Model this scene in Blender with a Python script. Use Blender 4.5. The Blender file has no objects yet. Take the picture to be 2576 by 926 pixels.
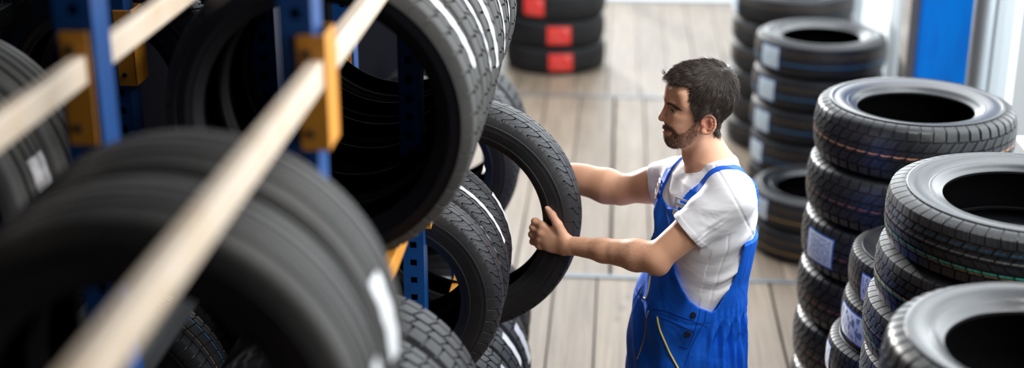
import bpy, math, random
import numpy as np
from mathutils import Vector, Matrix, noise as mnoise

# ---------------------------------------------------------------- camera, world, lights, exposure
H = 2.85                       # camera height
FPX = 2576*50.0/36.0           # focal length in pixels of the 2576 px wide frame
PITCH = math.radians(20.0)
YAW = math.radians(4.31)       # camera turned to the left of the plank direction (+Y)
SC = bpy.context.scene
C = SC.collection
cam_d = bpy.data.cameras.new('camera'); cam = bpy.data.objects.new('camera', cam_d); C.objects.link(cam)
cam_d.lens = 50; cam_d.sensor_width = 36; cam_d.clip_start = .05; cam_d.clip_end = 200
cam.location = (0, 0, H)
cam.rotation_euler = (math.radians(90)-PITCH, 0, YAW)
cam_d.dof.use_dof = True
cam_d.dof.focus_distance = 4.02
cam_d.dof.aperture_fstop = 1.25
SC.camera = cam
SC.view_settings.view_transform = 'Standard'; SC.view_settings.look = 'None'
SC.view_settings.gamma = 1; SC.view_settings.use_curve_mapping = False
SC.view_settings.exposure = 0.0

w = bpy.data.worlds.new('world'); SC.world = w; w.use_nodes = True
nt = w.node_tree; nt.nodes.clear()
bg = nt.nodes.new('ShaderNodeBackground'); wo = nt.nodes.new('ShaderNodeOutputWorld')
bg.inputs[0].default_value = (.86, .95, 1, 1); bg.inputs[1].default_value = 1.7
nt.links.new(bg.outputs[0], wo.inputs[0])

def area(name, loc, target, sx, sy, power, color):
    l = bpy.data.lights.new(name, 'AREA'); l.shape = 'RECTANGLE'; l.size = sx; l.size_y = sy
    l.energy = power; l.color = color
    o = bpy.data.objects.new(name, l); C.objects.link(o); o.location = loc
    d = Vector(target)-Vector(loc); o.rotation_euler = d.to_track_quat('-Z', 'Y').to_euler()
    return o
area('window_daylight_right', (1.95, 5.7, 2.5), (-.2, 4.9, 1.0), 6.2, 2.6, 225, (.92, .97, 1))
area('window_daylight_far', (-.6, 14.9, 2.8), (0, 4, 1.5), 4.5, 3.0, 280, (.92, .97, 1))
area('window_daylight_left', (-1.98, 9.6, 2.6), (.3, 3.9, 1.6), 2.6, 2.2, 150, (.95, .98, 1))
area('window_daylight_near', (1.85, 2.0, 2.5), (.3, 3.7, 1.4), 1.1, 1.8, 42, (1, .985, .96))  # added fill lamp that brightens the man's near side
sun_d = bpy.data.lights.new('low_sun', 'SUN'); sun_d.energy = 6; sun_d.angle = math.radians(4); sun_d.color = (1, .97, .93)
sun = bpy.data.objects.new('low_sun', sun_d); C.objects.link(sun); sun.location = (-2.05, 9.6, 3.0)
sun.rotation_euler = Vector((2.2, -5.65, -1.25)).to_track_quat('-Z', 'Y').to_euler()
area('skylight', (.3, 8.2, 4.28), (.3, 8.2, 0), 2.4, 6.5, 42, (.96, .98, 1))
area('ceiling_lamp', (1.0, 3.1, 4.2), (.85, 3.3, 0), .5, .5, 60, (1, .985, .96))  # fill added overhead to lift the man's camera side

# ---------------------------------------------------------------- pixel geometry helpers
cR = Vector((math.cos(YAW), math.sin(YAW), 0)); cF = Vector((-math.sin(YAW), math.cos(YAW), 0))
def ray(px, py):
    """direction of a pixel in (right, level forward, up), scaled so that depth along the lens axis is 1"""
    r = (px-1288)/FPX; u = -(py-463)/FPX
    return r, math.cos(PITCH)+u*math.sin(PITCH), u*math.cos(PITCH)-math.sin(PITCH)
def at_depth(px, py, d):
    r, f, z = ray(px, py)
    return cR*(r*d)+cF*(f*d)+Vector((0, 0, H+z*d))
def at_z(px, py, z):
    r, f, zz = ray(px, py); t = (z-H)/zz
    return cR*(r*t)+cF*(f*t)+Vector((0, 0, z))

# ---------------------------------------------------------------- object helpers
def link(o, parent=None):
    C.objects.link(o)
    if parent is not None: o.parent = parent
    return o
def tag(o, label=None, cat=None, group=None, kind=None):
    if label: o['label'] = label
    if cat: o['category'] = cat
    if group: o['group'] = group
    if kind: o['kind'] = kind
    return o
def empty(name, loc=(0, 0, 0), rot=(0, 0, 0)):
    o = bpy.data.objects.new(name, None); o.empty_display_size = .1
    o.location = loc; o.rotation_euler = rot; C.objects.link(o); return o
def mesh_np(name, V, F, mats, mi=None, smooth=True, sharp=None):
    """V (n,3), F (m,4) or (m,3) int"""
    me = bpy.data.meshes.new(name)
    V = np.asarray(V, np.float32); F = np.asarray(F, np.int32); k = F.shape[1]
    me.vertices.add(len(V)); me.vertices.foreach_set('co', V.ravel())
    me.loops.add(F.size); me.loops.foreach_set('vertex_index', F.ravel())
    me.polygons.add(len(F)); me.polygons.foreach_set('loop_start', np.arange(0, F.size, k, dtype=np.int32))
    me.polygons.foreach_set('use_smooth', np.full(len(F), smooth))
    for m in mats: me.materials.append(m)
    if mi is not None: me.polygons.foreach_set('material_index', np.asarray(mi, np.int32))
    me.update(calc_edges=True); me.validate()
    if sharp: me.set_sharp_from_angle(angle=math.radians(sharp))
    return me
class MB:
    """collects simple solids and links them as ONE mesh object"""
    def __init__(s): s.v = []; s.f = []
    def box(s, x0, x1, y0, y1, z0, z1):
        b = len(s.v)
        s.v += [(x, y, z) for z in (z0, z1) for y in (y0, y1) for x in (x0, x1)]
        s.f += [tuple(b+i for i in q) for q in ((0, 2, 3, 1), (4, 5, 7, 6), (0, 1, 5, 4), (2, 6, 7, 3), (0, 4, 6, 2), (1, 3, 7, 5))]
        return s
    def cyl(s, c, axis, r, h, n=20, r2=None):
        b = len(s.v); c = Vector(c); a = Vector(axis).normalized(); q = a.to_track_quat('Z', 'Y')
        for k, rr in ((0, r), (h, r2 or r)):
            for i in range(n):
                t = 2*math.pi*i/n; s.v.append(tuple(c+q @ Vector((rr*math.cos(t), rr*math.sin(t), k))))
        for i in range(n):
            j = (i+1) % n; s.f.append((b+i, b+j, b+n+j, b+n+i))
        s.f.append(tuple(b+i for i in reversed(range(n)))); s.f.append(tuple(b+n+i for i in range(n)))
        return s
    def build(s, name, mat, parent=None, bevel=0, smooth=False, loc=None):
        me = bpy.data.meshes.new(name); me.from_pydata(s.v, [], s.f); me.materials.append(mat)
        if smooth: me.polygons.foreach_set('use_smooth', [True]*len(me.polygons)); me.set_sharp_from_angle(angle=math.radians(40))
        me.update()
        o = bpy.data.objects.new(name, me); link(o, parent)
        if loc: o.location = loc
        if bevel:
            m = o.modifiers.new('bevel', 'BEVEL'); m.width = bevel; m.segments = 2; m.limit_method = 'ANGLE'
        return o
def tube_mesh(name, pts, rad, mat, n=8, close=False):
    P = [Vector(p) for p in pts]; V = []; F = []
    if not hasattr(rad, '__len__'): rad = [rad]*len(P)
    up = Vector((0, 0, 1))
    for i, p in enumerate(P):
        t = (P[min(i+1, len(P)-1)]-P[max(i-1, 0)]).normalized()
        a = t.cross(up)
        if a.length < 1e-3: a = t.cross(Vector((0, 1, 0)))
        a.normalize(); b = t.cross(a)
        for k in range(n):
            q = 2*math.pi*k/n; V.append(p+(a*math.cos(q)+b*math.sin(q))*rad[i])
    for i in range(len(P)-1):
        for k in range(n):
            F.append((i*n+k, i*n+(k+1) % n, (i+1)*n+(k+1) % n, (i+1)*n+k))
    me = bpy.data.meshes.new(name); me.from_pydata([tuple(v) for v in V], [], F+[tuple(range(n)), tuple(reversed(range((len(P)-1)*n, len(P)*n)))])
    me.polygons.foreach_set('use_smooth', [True]*len(me.polygons)); me.materials.append(mat); me.update()
    return me

# ---------------------------------------------------------------- materials
def mat(name, col, rough=.5, metal=0, spec=.5, noise=None, bump=None, sheen=0):
    m = bpy.data.materials.new(name); m.use_nodes = True; t = m.node_tree; b = t.nodes['Principled BSDF']
    b.inputs['Base Color'].default_value = (*col, 1); b.inputs['Roughness'].default_value = rough
    b.inputs['Metallic'].default_value = metal; b.inputs['Specular IOR Level'].default_value = spec
    if sheen: b.inputs['Sheen Weight'].default_value = sheen
    tc = t.nodes.new('ShaderNodeTexCoord')
    if noise:                                   # (scale, second colour, low, high)
        n = t.nodes.new('ShaderNodeTexNoise'); n.inputs['Scale'].default_value = noise[0]; n.inputs['Detail'].default_value = 6
        t.links.new(tc.outputs['Object'], n.inputs['Vector'])
        r = t.nodes.new('ShaderNodeMapRange'); r.inputs[1].default_value = noise[2]; r.inputs[2].default_value = noise[3]
        t.links.new(n.outputs['Fac'], r.inputs[0])
        x = t.nodes.new('ShaderNodeMix'); x.data_type = 'RGBA'; x.inputs[6].default_value = (*col, 1); x.inputs[7].default_value = (*noise[1], 1)
        t.links.new(r.outputs[0], x.inputs[0]); t.links.new(x.outputs[2], b.inputs['Base Color'])
    if bump:                                    # (scale, strength, distance)
        n = t.nodes.new('ShaderNodeTexNoise'); n.inputs['Scale'].default_value = bump[0]; n.inputs['Detail'].default_value = 4
        t.links.new(tc.outputs['Object'], n.inputs['Vector'])
        p = t.nodes.new('ShaderNodeBump'); p.inputs['Strength'].default_value = bump[1]; p.inputs['Distance'].default_value = bump[2]
        t.links.new(n.outputs['Fac'], p.inputs['Height']); t.links.new(p.outputs[0], b.inputs['Normal'])
    return m
M = {}
M['rubber'] = mat('tyre_rubber', (.011, .012, .014), .40, 0, .5, (9, (.022, .023, .026), .45, .75), (160, .25, .0006))
M['rubber_matt'] = mat('tyre_rubber_matt', (.014, .014, .017), .52, 0, .45, (7, (.026, .026, .029), .4, .75), (160, .2, .0006))
M['rubber_gloss'] = mat('tyre_rubber_shiny', (.014, .015, .018), .27, 0, .7, (9, (.026, .027, .030), .45, .75), (120, .2, .0006))
M['rubber_dusty'] = mat('tyre_rubber_dusty', (.038, .036, .034), .6, 0, .4, (7, (.055, .052, .048), .4, .75))
M['rubber_black'] = mat('tyre_rubber_black', (.005, .005, .007), .5, 0, .25)
M['strip'] = mat('floor_strip_steel', (.22, .25, .28), .5, .6)
M['liner'] = mat('inner_liner_rubber', (.006, .006, .007), .95, 0, .02)
M['s_orange'] = mat('stripe_orange', (.62, .26, .12), .6)
M['s_red'] = mat('stripe_red', (.42, .12, .08), .6)
M['s_blue'] = mat('stripe_blue', (.02, .45, 1.0), .6)
M['s_green'] = mat('stripe_green', (.05, .70, .50), .6)
M['s_yellow'] = mat('stripe_yellow', (1.0, .60, .18), .6)
M['s_white'] = mat('stripe_white', (.45, .45, .42), .6)
M['rack_blue'] = mat('rack_blue_paint', (.006, .070, .27), .4, 0, .5, (14, (.010, .055, .20), .5, .8))
M['orange'] = mat('rack_orange_paint', (.80, .33, .035), .42, 0, .5, (20, (.68, .28, .05), .55, .8))
M['beam'] = mat('beam_pale_orange_paint', (.80, .66, .52), .40, 0, .5, (12, (.72, .54, .36), .5, .8))  # same orange paint, with glare put into a paler colour
M['steel'] = mat('galvanised_steel', (.42, .45, .48), .38, .8)
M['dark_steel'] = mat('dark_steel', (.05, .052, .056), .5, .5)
M['panel_blue'] = mat('panel_blue_paint', (.003, .11, .42), .8, 0, .0, (3, (.005, .085, .36), .4, .7))
M['white_paint'] = mat('white_paint', (.78, .80, .82), .5)
M['grey_paint'] = mat('grey_paint', (.45, .49, .52), .5)
M['brown_paint'] = mat('brown_post_paint', (.27, .24, .21), .5)
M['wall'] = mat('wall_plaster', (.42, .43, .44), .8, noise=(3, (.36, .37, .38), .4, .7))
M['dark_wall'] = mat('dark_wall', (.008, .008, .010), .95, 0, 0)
M['subfloor'] = mat('dark_subfloor', (.015, .013, .012), .9)
M['wrap'] = mat('crumpled_plastic_wrap', (.62, .60, .62), .25, 0, .6, (30, (.32, .30, .30), .4, .65), (40, 1, .01))

def glass_mat():
    m = bpy.data.materials.new('window_glass'); m.use_nodes = True; t = m.node_tree; t.nodes.clear()
    o = t.nodes.new('ShaderNodeOutputMaterial'); mx = t.nodes.new('ShaderNodeMixShader'); tr = t.nodes.new('ShaderNodeBsdfTransparent'); g = t.nodes.new('ShaderNodeBsdfGlossy')
    g.inputs['Roughness'].default_value = .02; mx.inputs[0].default_value = .06
    t.links.new(tr.outputs[0], mx.inputs[1]); t.links.new(g.outputs[0], mx.inputs[2]); t.links.new(mx.outputs[0], o.inputs[0])
    return m
M['glass'] = glass_mat()

def wood_mat():
    m = bpy.data.materials.new('weathered_planks'); m.use_nodes = True; t = m.node_tree; b = t.nodes['Principled BSDF']
    L = t.links.new; N = t.nodes.new
    tc = N('ShaderNodeTexCoord'); geo = N('ShaderNodeNewGeometry')
    add = N('ShaderNodeVectorMath'); add.operation = 'MULTIPLY_ADD'
    sc = N('ShaderNodeCombineXYZ'); L(geo.outputs['Random Per Island'], sc.inputs[0]); L(geo.outputs['Random Per Island'], sc.inputs[1])
    L(sc.outputs[0], add.inputs[0]); add.inputs[1].default_value = (37, 91, 0); L(tc.outputs['Object'], add.inputs[2])
    mp = N('ShaderNodeMapping'); mp.inputs['Scale'].default_value = (26, 1.1, 1); L(add.outputs[0], mp.inputs[0])
    n1 = N('ShaderNodeTexNoise'); n1.inputs['Scale'].default_value = 1.6; n1.inputs['Detail'].default_value = 8; n1.inputs['Distortion'].default_value = .6; L(mp.outputs[0], n1.inputs[0])
    mp2 = N('ShaderNodeMapping'); mp2.inputs['Scale'].default_value = (5, 1.6, 1); L(add.outputs[0], mp2.inputs[0])
    n2 = N('ShaderNodeTexNoise'); n2.inputs['Scale'].default_value = 1.3; n2.inputs['Detail'].default_value = 5; L(mp2.outputs[0], n2.inputs[0])
    vo = N('ShaderNodeTexVoronoi'); vo.inputs['Scale'].default_value = 1.0; mp3 = N('ShaderNodeMapping'); mp3.inputs['Scale'].default_value = (5.5, 2.4, 1); L(add.outputs[0], mp3.inputs[0]); L(mp3.outputs[0], vo.inputs['Vector'])
    kn = N('ShaderNodeMapRange'); kn.inputs[1].default_value = .05; kn.inputs[2].default_value = .15; kn.inputs[3].default_value = .55; kn.inputs[4].default_value = 1; L(vo.outputs['Distance'], kn.inputs[0])
    cr = N('ShaderNodeValToRGB'); e = cr.color_ramp.elements
    e[0].position = .25; e[0].color = (.13, .093, .063, 1); e[1].position = .75; e[1].color = (.335, .262, .192, 1)
    x = e.new(.5); x.color = (.24, .182, .132, 1)
    mixf = N('ShaderNodeMath'); mixf.operation = 'MULTIPLY_ADD'; L(n1.outputs['Fac'], mixf.inputs[0]); mixf.inputs[1].default_value = .75
    m2 = N('ShaderNodeMath'); m2.operation = 'MULTIPLY'; L(n2.outputs['Fac'], m2.inputs[0]); m2.inputs[1].default_value = .35; L(m2.outputs[0], mixf.inputs[2]); L(mixf.outputs[0], cr.inputs[0])
    hs = N('ShaderNodeHueSaturation'); rv = N('ShaderNodeMapRange'); rv.inputs[3].default_value = .86; rv.inputs[4].default_value = 1.12; L(geo.outputs['Random Per Island'], rv.inputs[0])
    L(rv.outputs[0], hs.inputs['Value']); L(cr.outputs[0], hs.inputs['Color'])
    mk = N('ShaderNodeMix'); mk.data_type = 'RGBA'; mk.blend_type = 'MULTIPLY'; mk.inputs[0].default_value = 1; L(hs.outputs[0], mk.inputs[6]); L(kn.outputs[0], mk.inputs[7])
    L(mk.outputs[2], b.inputs['Base Color'])
    rr = N('ShaderNodeMapRange'); rr.inputs[3].default_value = .38; rr.inputs[4].default_value = .62; L(n2.outputs['Fac'], rr.inputs[0]); L(rr.outputs[0], b.inputs['Roughness'])
    bp = N('ShaderNodeBump'); bp.inputs['Strength'].default_value = .35; bp.inputs['Distance'].default_value = .003; L(n1.outputs['Fac'], bp.inputs['Height']); L(bp.outputs[0], b.inputs['Normal'])
    return m
M['wood'] = wood_mat()

def label_mat(name, base, border, ink, dens=9, thr=.5, streak=False):
    """printed sticker: border colour round a pale field with rows of unreadable print (UV based)"""
    m = bpy.data.materials.new(name); m.use_nodes = True; t = m.node_tree; b = t.nodes['Principled BSDF']; L = t.links.new; N = t.nodes.new
    tc = N('ShaderNodeTexCoord'); sx = N('ShaderNodeSeparateXYZ'); L(tc.outputs['UV'], sx.inputs[0])
    def mth(op, a, v=None):
        n = N('ShaderNodeMath'); n.operation = op
        for i, q in enumerate((a, v)):
            if q is None: continue
            if isinstance(q, (int, float)): n.inputs[i].default_value = q
            else: L(q, n.inputs[i])
        return n.outputs[0]
    du = mth('ABSOLUTE', mth('SUBTRACT', sx.outputs[0], .5)); dv = mth('ABSOLUTE', mth('SUBTRACT', sx.outputs[1], .5))
    brd = mth('GREATER_THAN', mth('MAXIMUM', du, dv), .455)
    mp = N('ShaderNodeMapping'); mp.inputs['Scale'].default_value = (dens, dens*(.35 if streak else 1.3), 1); L(tc.outputs['UV'], mp.inputs[0])
    no = N('ShaderNodeTexNoise'); no.inputs['Scale'].default_value = 1.4; no.inputs['Detail'].default_value = 3; L(mp.outputs[0], no.inputs[0])
    inkf = mth('MULTIPLY', mth('GREATER_THAN', no.outputs['Fac'], thr), mth('LESS_THAN', mth('MAXIMUM', du, dv), .40))
    m1 = N('ShaderNodeMix'); m1.data_type = 'RGBA'; m1.inputs[6].default_value = (*base, 1); m1.inputs[7].default_value = (*ink, 1); L(inkf, m1.inputs[0])
    m2 = N('ShaderNodeMix'); m2.data_type = 'RGBA'; m2.inputs[7].default_value = (*border, 1); L(m1.outputs[2], m2.inputs[6]); L(brd, m2.inputs[0])
    L(m2.outputs[2], b.inputs['Base Color']); b.inputs['Roughness'].default_value = .3
    return m
M['label'] = label_mat('white_sticker_blue_edge', (.72, .78, .82), (.03, .14, .42), (.34, .46, .56), 8, .50)
M['label_foil'] = label_mat('silver_sticker_blue_edge', (.75, .78, .80), (.03, .12, .38), (.16, .24, .32), 8, .53, True)
M['label_strip'] = label_mat('white_paper_strip', (.80, .80, .84), (.72, .72, .76), (.25, .30, .42), 14, .58)
M['label_plain'] = label_mat('plain_white_strip', (.82, .83, .86), (.78, .79, .82), (.74, .75, .78), 5, .6)
M['label_red'] = label_mat('red_sticker', (.95, .06, .05), (.85, .06, .05), (.95, .30, .27), 3, .60)
M['label_edge'] = mat('clear_foil_edge', (.40, .38, .45), .3)

# ---------------------------------------------------------------- tyres
def tri(x): x = x % 1; return 1-4*abs(x-.5) if True else 0
# rib: (s0, s1, lateral groove depth, groove width in u, slant(s)->u offset, sipe depth)
def _lin(a, b=0): return lambda s: a*s+b
def _arc(a, b=0): return lambda s: a*(abs(s)-.55)**2*4*(1 if s > 0 else -1)+b
PAT = {
 'winter': dict(n=58, crown=.009, gd=.0085, shoulder=True, sip=True, ribs=[
    (.67, 1.0, .009, .13, _lin(-.25), .004), (.35, .60, .0085, .14, _lin(.9), .004), (.04, .29, .0085, .13, _lin(1.6, .35), .004),
    (-.27, -.03, .0085, .13, _lin(-1.6, .1), .004), (-.57, -.33, .0085, .14, _lin(-.9, .5), .004), (-1.0, -.62, .009, .13, _lin(.25, .3), .004)]),
 'van': dict(n=50, crown=.012, gd=.0075, shoulder=True, sip=True, zig=.022, ribs=[
    (.70, 1.0, .008, .24, _lin(.1), .0), (.28, .64, .005, .16, _lin(1.3), .003), (-.20, .22, .004, .16, _lin(1.1, .3), .003),
    (-.64, -.26, .005, .16, _lin(1.3, .2), .003), (-1.0, -.70, .008, .24, _lin(.1, .5), .0)]),
 'touring': dict(n=50, crown=.012, gd=.0075, shoulder=True, sip=True, ribs=[
    (.54, 1.0, .006, .13, _arc(.9), .0035), (.16, .47, .003, .08, _lin(1.0), .0), (-.10, .10, 0, .1, _lin(0), .0),
    (-.47, -.16, .003, .08, _lin(1.0, .3), .0), (-1.0, -.54, .006, .13, _arc(.9, .4), .0035)]),
 'sport': dict(n=46, crown=.008, gd=.008, shoulder=True, sip=False, ribs=[
    (.56, 1.0, .006, .15, _lin(.35), .0), (.10, .48, .0055, .15, _lin(.9), .0),
    (-.48, -.02, .0055, .15, _lin(.9, .45), .0), (-1.0, -.56, .006, .15, _lin(.35, .3), .0)]),
 'ribbed': dict(n=40, crown=.012, gd=.009, shoulder=True, sip=False, ribs=[
    (.66, 1.0, 0, .2, _lin(0), .0), (.24, .54, 0, .2, _lin(0), .0), (-.17, .12, 0, .2, _lin(0), .0), (-.56, -.28, 0, .2, _lin(0), .0), (-1.0, -.68, 0, .2, _lin(0), .0)]),
 'comfort': dict(n=70, crown=.010, gd=.007, shoulder=True, sip=False, ribs=[
    (.70, 1.0, .005, .22, _lin(.2), .0), (.36, .64, .004, .16, _lin(.6), .0), (-.30, .30, .003, .14, _lin(.5), .0),
    (-.64, -.36, .004, .16, _lin(.6, .5), .0), (-1.0, -.70, .005, .22, _lin(.2, .3), .0)]),
}
def tyre_profile(R, Rb, W, pat, stripes):
    """cross-section points: (r, z, s or None, rib index or -1, stripe material or 0)"""
    P = PAT[pat]; zt = .41*W; gd = P['gd']; out = []
    rr = lambda s: R-P['crown']*abs(s)**2.6
    ribs = sorted(P['ribs'], key=lambda q: q[0])
    hh = R-Rb
    side = [(R-.020, .445), (R-.034, .472), (R-.043, .486), (R-.047, .481), (R-.052, .486), (R-.056, .495), (Rb+.66*hh, .500), (Rb+.645*hh, .507), (Rb+.61*hh, .507), (Rb+.595*hh, .498),
            (Rb+.50*hh, .492), (Rb+.36*hh, .468), (Rb+.25*hh, .440), (Rb+.235*hh, .446), (Rb+.20*hh, .440), (Rb+.13*hh, .405), (Rb+.07*hh, .375), (Rb+.02*hh, .362), (Rb, .350), (Rb-.001, .315), (Rb+.005, .305),
            (Rb+.04*hh+.01, .325), (Rb+.25*hh, .400), (Rb+.55*hh, .455), (R-.050, .425), (R-.026, .35), (R-.019, .18)]
    side.append((R-.018, 0.0))
    # tread from -1 to 1
    tr = []
    for k, (s0, s1, ld, g, off, sd) in enumerate(ribs):
        ss = {s0: 1, s1: 1}
        ns = 7 if pat == 'touring' else 3
        for i in range(1, ns+1): ss[s0+(s1-s0)*i/(ns+1)] = 1
        marks = {}
        for (a, wd, mi) in stripes:
            if s0 < a < s1-wd: ss[a] = 1; ss[a+wd] = 1; marks[a] = mi
        L = sorted(ss)
        if k > 0: tr.append((rr(s0)-gd, s0-.012, k, 0, 1))
        for a in L:
            on = 0
            for (m0, wd, mi) in stripes:
                if abs(a-m0) < 1e-6 and m0 in marks: on = mi
            tr.append((rr(a), a, k, on, 0))
        if k < len(ribs)-1: tr.append((rr(s1)-gd, s1+.012, k, 0, 1))
    pts = []
    for (r, z) in reversed(side[:3]): pts.append((r, -z*W, -1.06, 0 if True else -1, 0, 0))
    for (r, s, k, on, g) in tr: pts.append((r, s*zt, s, k, on, g))
    for (r, z) in side[:3]: pts.append((r, z*W, 1.06, len(ribs)-1, 0, 0))
    for (r, z) in side[3:]: pts.append((r, z*W, None, -1, 0, 0))
    for (r, z) in reversed(side[3:-1]): pts.append((r, -z*W, None, -1, 0, 0))
    return pts, ribs
def tyre_mesh(name, R, Rb, W, pat, mats, stripes=(), mark=False):
    P = PAT[pat]; pts, ribs = tyre_profile(R, Rb, W, pat, stripes); n = P['n']; m = len(pts)
    us = np.array([0, .18, .82, 1.0, 2.3, 2.36, 2.42, 3.5, 3.56, 3.62])     # 0..1 = groove (scaled by g), sipes later
    fl = np.array([0, 1, 1, 0, 0, 2, 0, 0, 2, 0])
    q = len(us); V = np.zeros((n*q, m, 3), np.float64)
    for j, (r, z, s, k, on, gr) in enumerate(pts):
        if s is not None:
            s0, s1, ld, g, off, sd = ribs[k]
            sh = off(max(-1, min(1, s)))
            u = np.where(us <= 1, us*g, g+(us-1)/(4.0-1)*(1-g))
            dep = np.zeros(q)
            if not gr:
                dep = np.where(fl == 1, ld, 0)+np.where(fl == 2, sd if P['sip'] else 0, 0)
                if abs(s) > 1.03: dep = np.where(fl == 1, ld*.7, 0)
        else:
            sh = 0; u = np.where(us <= 1, us*.15, .15+(us-1)/3.0*.85); dep = np.zeros(q)
        uu = (np.arange(n)[:, None]+u[None, :]+sh).ravel(); dd = np.tile(dep, n)
        th = uu/n*2*math.pi
        zz = np.full(n*q, z)
        zg = P.get('zig', 0)
        if zg and s is not None and abs(s) < .85:
            uw = (np.arange(n)[:, None]+us[None, :]/4.0).ravel()
            zz = zz+zg*W*.5*(np.abs((uw*2 % 2)-1)*2-1)*(1 if abs(s) > .05 else .5)
        r_ = r-dd
        if mark and s is None and z > .3*W and Rb+.36*(R-Rb) < r < Rb+.62*(R-Rb):
            pass
        V[:, j, 0] = r_*np.cos(th); V[:, j, 1] = r_*np.sin(th); V[:, j, 2] = zz
    N = n*q
    i = np.arange(N)[:, None]; j = np.arange(m)[None, :]
    i2 = (i+1) % N; j2 = (j+1) % m
    F = np.stack([i*m+j, i2*m+j, i2*m+j2, i*m+j2], -1).reshape(-1, 4)
    mi = np.zeros((N, m), np.int32)
    L0 = next(k for k, p in enumerate(pts) if p[2] is None)+len([1 for p in pts if p[2] is None])//2
    for jj, p in enumerate(pts):
        if p[2] is None: mi[:, jj] = len(mats)-2
    mi[:, L0-9:L0+9] = len(mats)-1
    for jj, p in enumerate(pts):
        if p[4]:
            ok = np.tile(np.array([0, 0, 0, 1, 0, 0, 1, 0, 0, 1]), n) if P['sip'] else np.tile(np.array([0, 0, 0, 1, 1, 1, 1, 1, 1, 1]), n)
            mi[:, jj] = p[4]*ok
    return mesh_np(name, V.reshape(-1, 3), F, mats, mi.ravel(), True, 38)

def label_mesh(name, R, W, pat, z0, z1, a0, a1, mt, lift=.0012):
    P = PAT[pat]; zt = .41*W; na = max(6, int(abs(a1-a0)*R/.008)); nz = 10; V = []; F = []; uv = []
    def rf(z, e):
        s = abs(z/zt)
        r = R-P['crown']*s**2.6 if s <= 1 else R-P['crown']-(s-1)*zt*.9
        return r+lift+e
    for l, e in enumerate((0, .0009)):
        for i in range(na+1):
            for j in range(nz+1):
                a = a0+(a1-a0)*i/na; z = z0+(z1-z0)*j/nz; r = rf(z, e)+.0006*math.sin(a*47+z*90)
                V.append((r*math.cos(a), r*math.sin(a), z))
    n1 = (na+1)*(nz+1)
    for i in range(na):
        for j in range(nz):
            a = i*(nz+1)+j; q = (a, a+nz+1, a+nz+2, a+1)
            F.append(tuple(n1+k for k in q)); uv.append([(x/na, y/nz) for x, y in ((i, j), (i+1, j), (i+1, j+1), (i, j+1))])
            F.append(tuple(reversed(q))); uv.append([(x/na, y/nz) for x, y in ((i, j+1), (i+1, j+1), (i+1, j), (i, j))])
    me = mesh_np(name, V, F, [mt], None, True)
    ul = me.uv_layers.new(name='UVMap'); ul.data.foreach_set('uv', [c for f in uv for p in f for c in p])
    return me

TY = {}
def define(kind, R, Rb, W, pat, m='rubber', stripes=(), side='rubber_gloss'):
    mats = [M[m]]; st = []
    for (a, wd, mn) in stripes:
        mats.append(M[mn]); st.append((a, wd, len(mats)-1))
    mats += [M[side], M['liner']]
    TY[kind] = dict(R=R, Rb=Rb, W=W, pat=pat, me=tyre_mesh(kind+'_tyre', R, Rb, W, pat, mats, st))
tyre_group = {}
def place_tyre(kind, loc, axis, spin, label, group, labels=(), name='tyre', local=None):
    """labels: (z0, z1, angle0, angle1, material name, part name) in the tyre's own frame; angle 0 = local X"""
    T = TY[kind]
    q = Vector(axis).normalized().to_track_quat('Z', 'X')
    ob = bpy.data.objects.new(name, T['me']); link(ob)
    ob.rotation_mode = 'QUATERNION'
    ob.rotation_quaternion = q @ Matrix.Rotation(spin, 3, 'Z').to_quaternion()
    ob.location = loc; tag(ob, label, 'tyre', group)
    for lb in labels:
        z0, z1, a0, a1, mn, pn = lb
        me = label_mesh(pn, T['R'], T['W'], T['pat'], z0, z1, a0, a1, M[mn])
        lo = bpy.data.objects.new(pn, me); link(lo, ob)
        lo.rotation_mode = 'QUATERNION'; lo.rotation_quaternion = Matrix.Rotation(-spin, 3, 'Z').to_quaternion()
    return ob

# ---------------------------------------------------------------- floor
rnd = random.Random(7)
def build_floor():
    rows = [(-2.5, .35), (.35, 3.42), (3.42, 6.50), (6.50, 9.66), (9.66, 12.75)]
    known = {2: None, 3: [-.01, .20, .415, .62, .85], 4: [-.25, -.01, .20, .42, .61]}
    mb = MB()
    for k, (y0, y1) in enumerate(rows):
        if k <= 2: base = [-.275, -.066, .15, .36, .545, .775]
        elif k == 3: base = [-.245, -.008, .20, .41, .63, .86]
        else: base = [-.29, -.06, .17, .39, .60, .83]
        xs = list(base)
        while xs[-1] < 1.75: xs.append(xs[-1]+rnd.uniform(.19, .25))
        while xs[0] > -3.0: xs.insert(0, xs[0]-rnd.uniform(.19, .25))
        for a, b in zip(xs, xs[1:]):
            g = rnd.choice((.003, .005, .006))
            if abs(a+.008) < .003 or abs(a-.545) < .01 : g = .014
            if abs(a-.775) < .01: g = .010
            dz = rnd.uniform(-.003, 0)
            mb.box(a+g, b-.002, y0+.004, y1-.004, -.03, dz)
    o = mb.build('floor', M['wood'], bevel=.003); tag(o, kind='structure')
    s = MB().box(-3.1, 1.8, -2.6, 14.5, -.06, -.031).build('floor', M['subfloor']); tag(s, kind='structure')
    for i, (y, wd) in enumerate(((3.42, .036), (6.50, .036), (9.66, .04), (12.75, .06))):
        t = MB().box(-3.0, 1.7, y-wd/2, y+wd/2, .0005, .004).build('trim_%d' % (i+1), M['strip'], bevel=.001); tag(t, kind='structure')
build_floor()
o = MB().box(-3.0, 1.7, 12.79, 14.4, -.03, .0).build('floor', M['white_paint']); tag(o, kind='structure')

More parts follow.
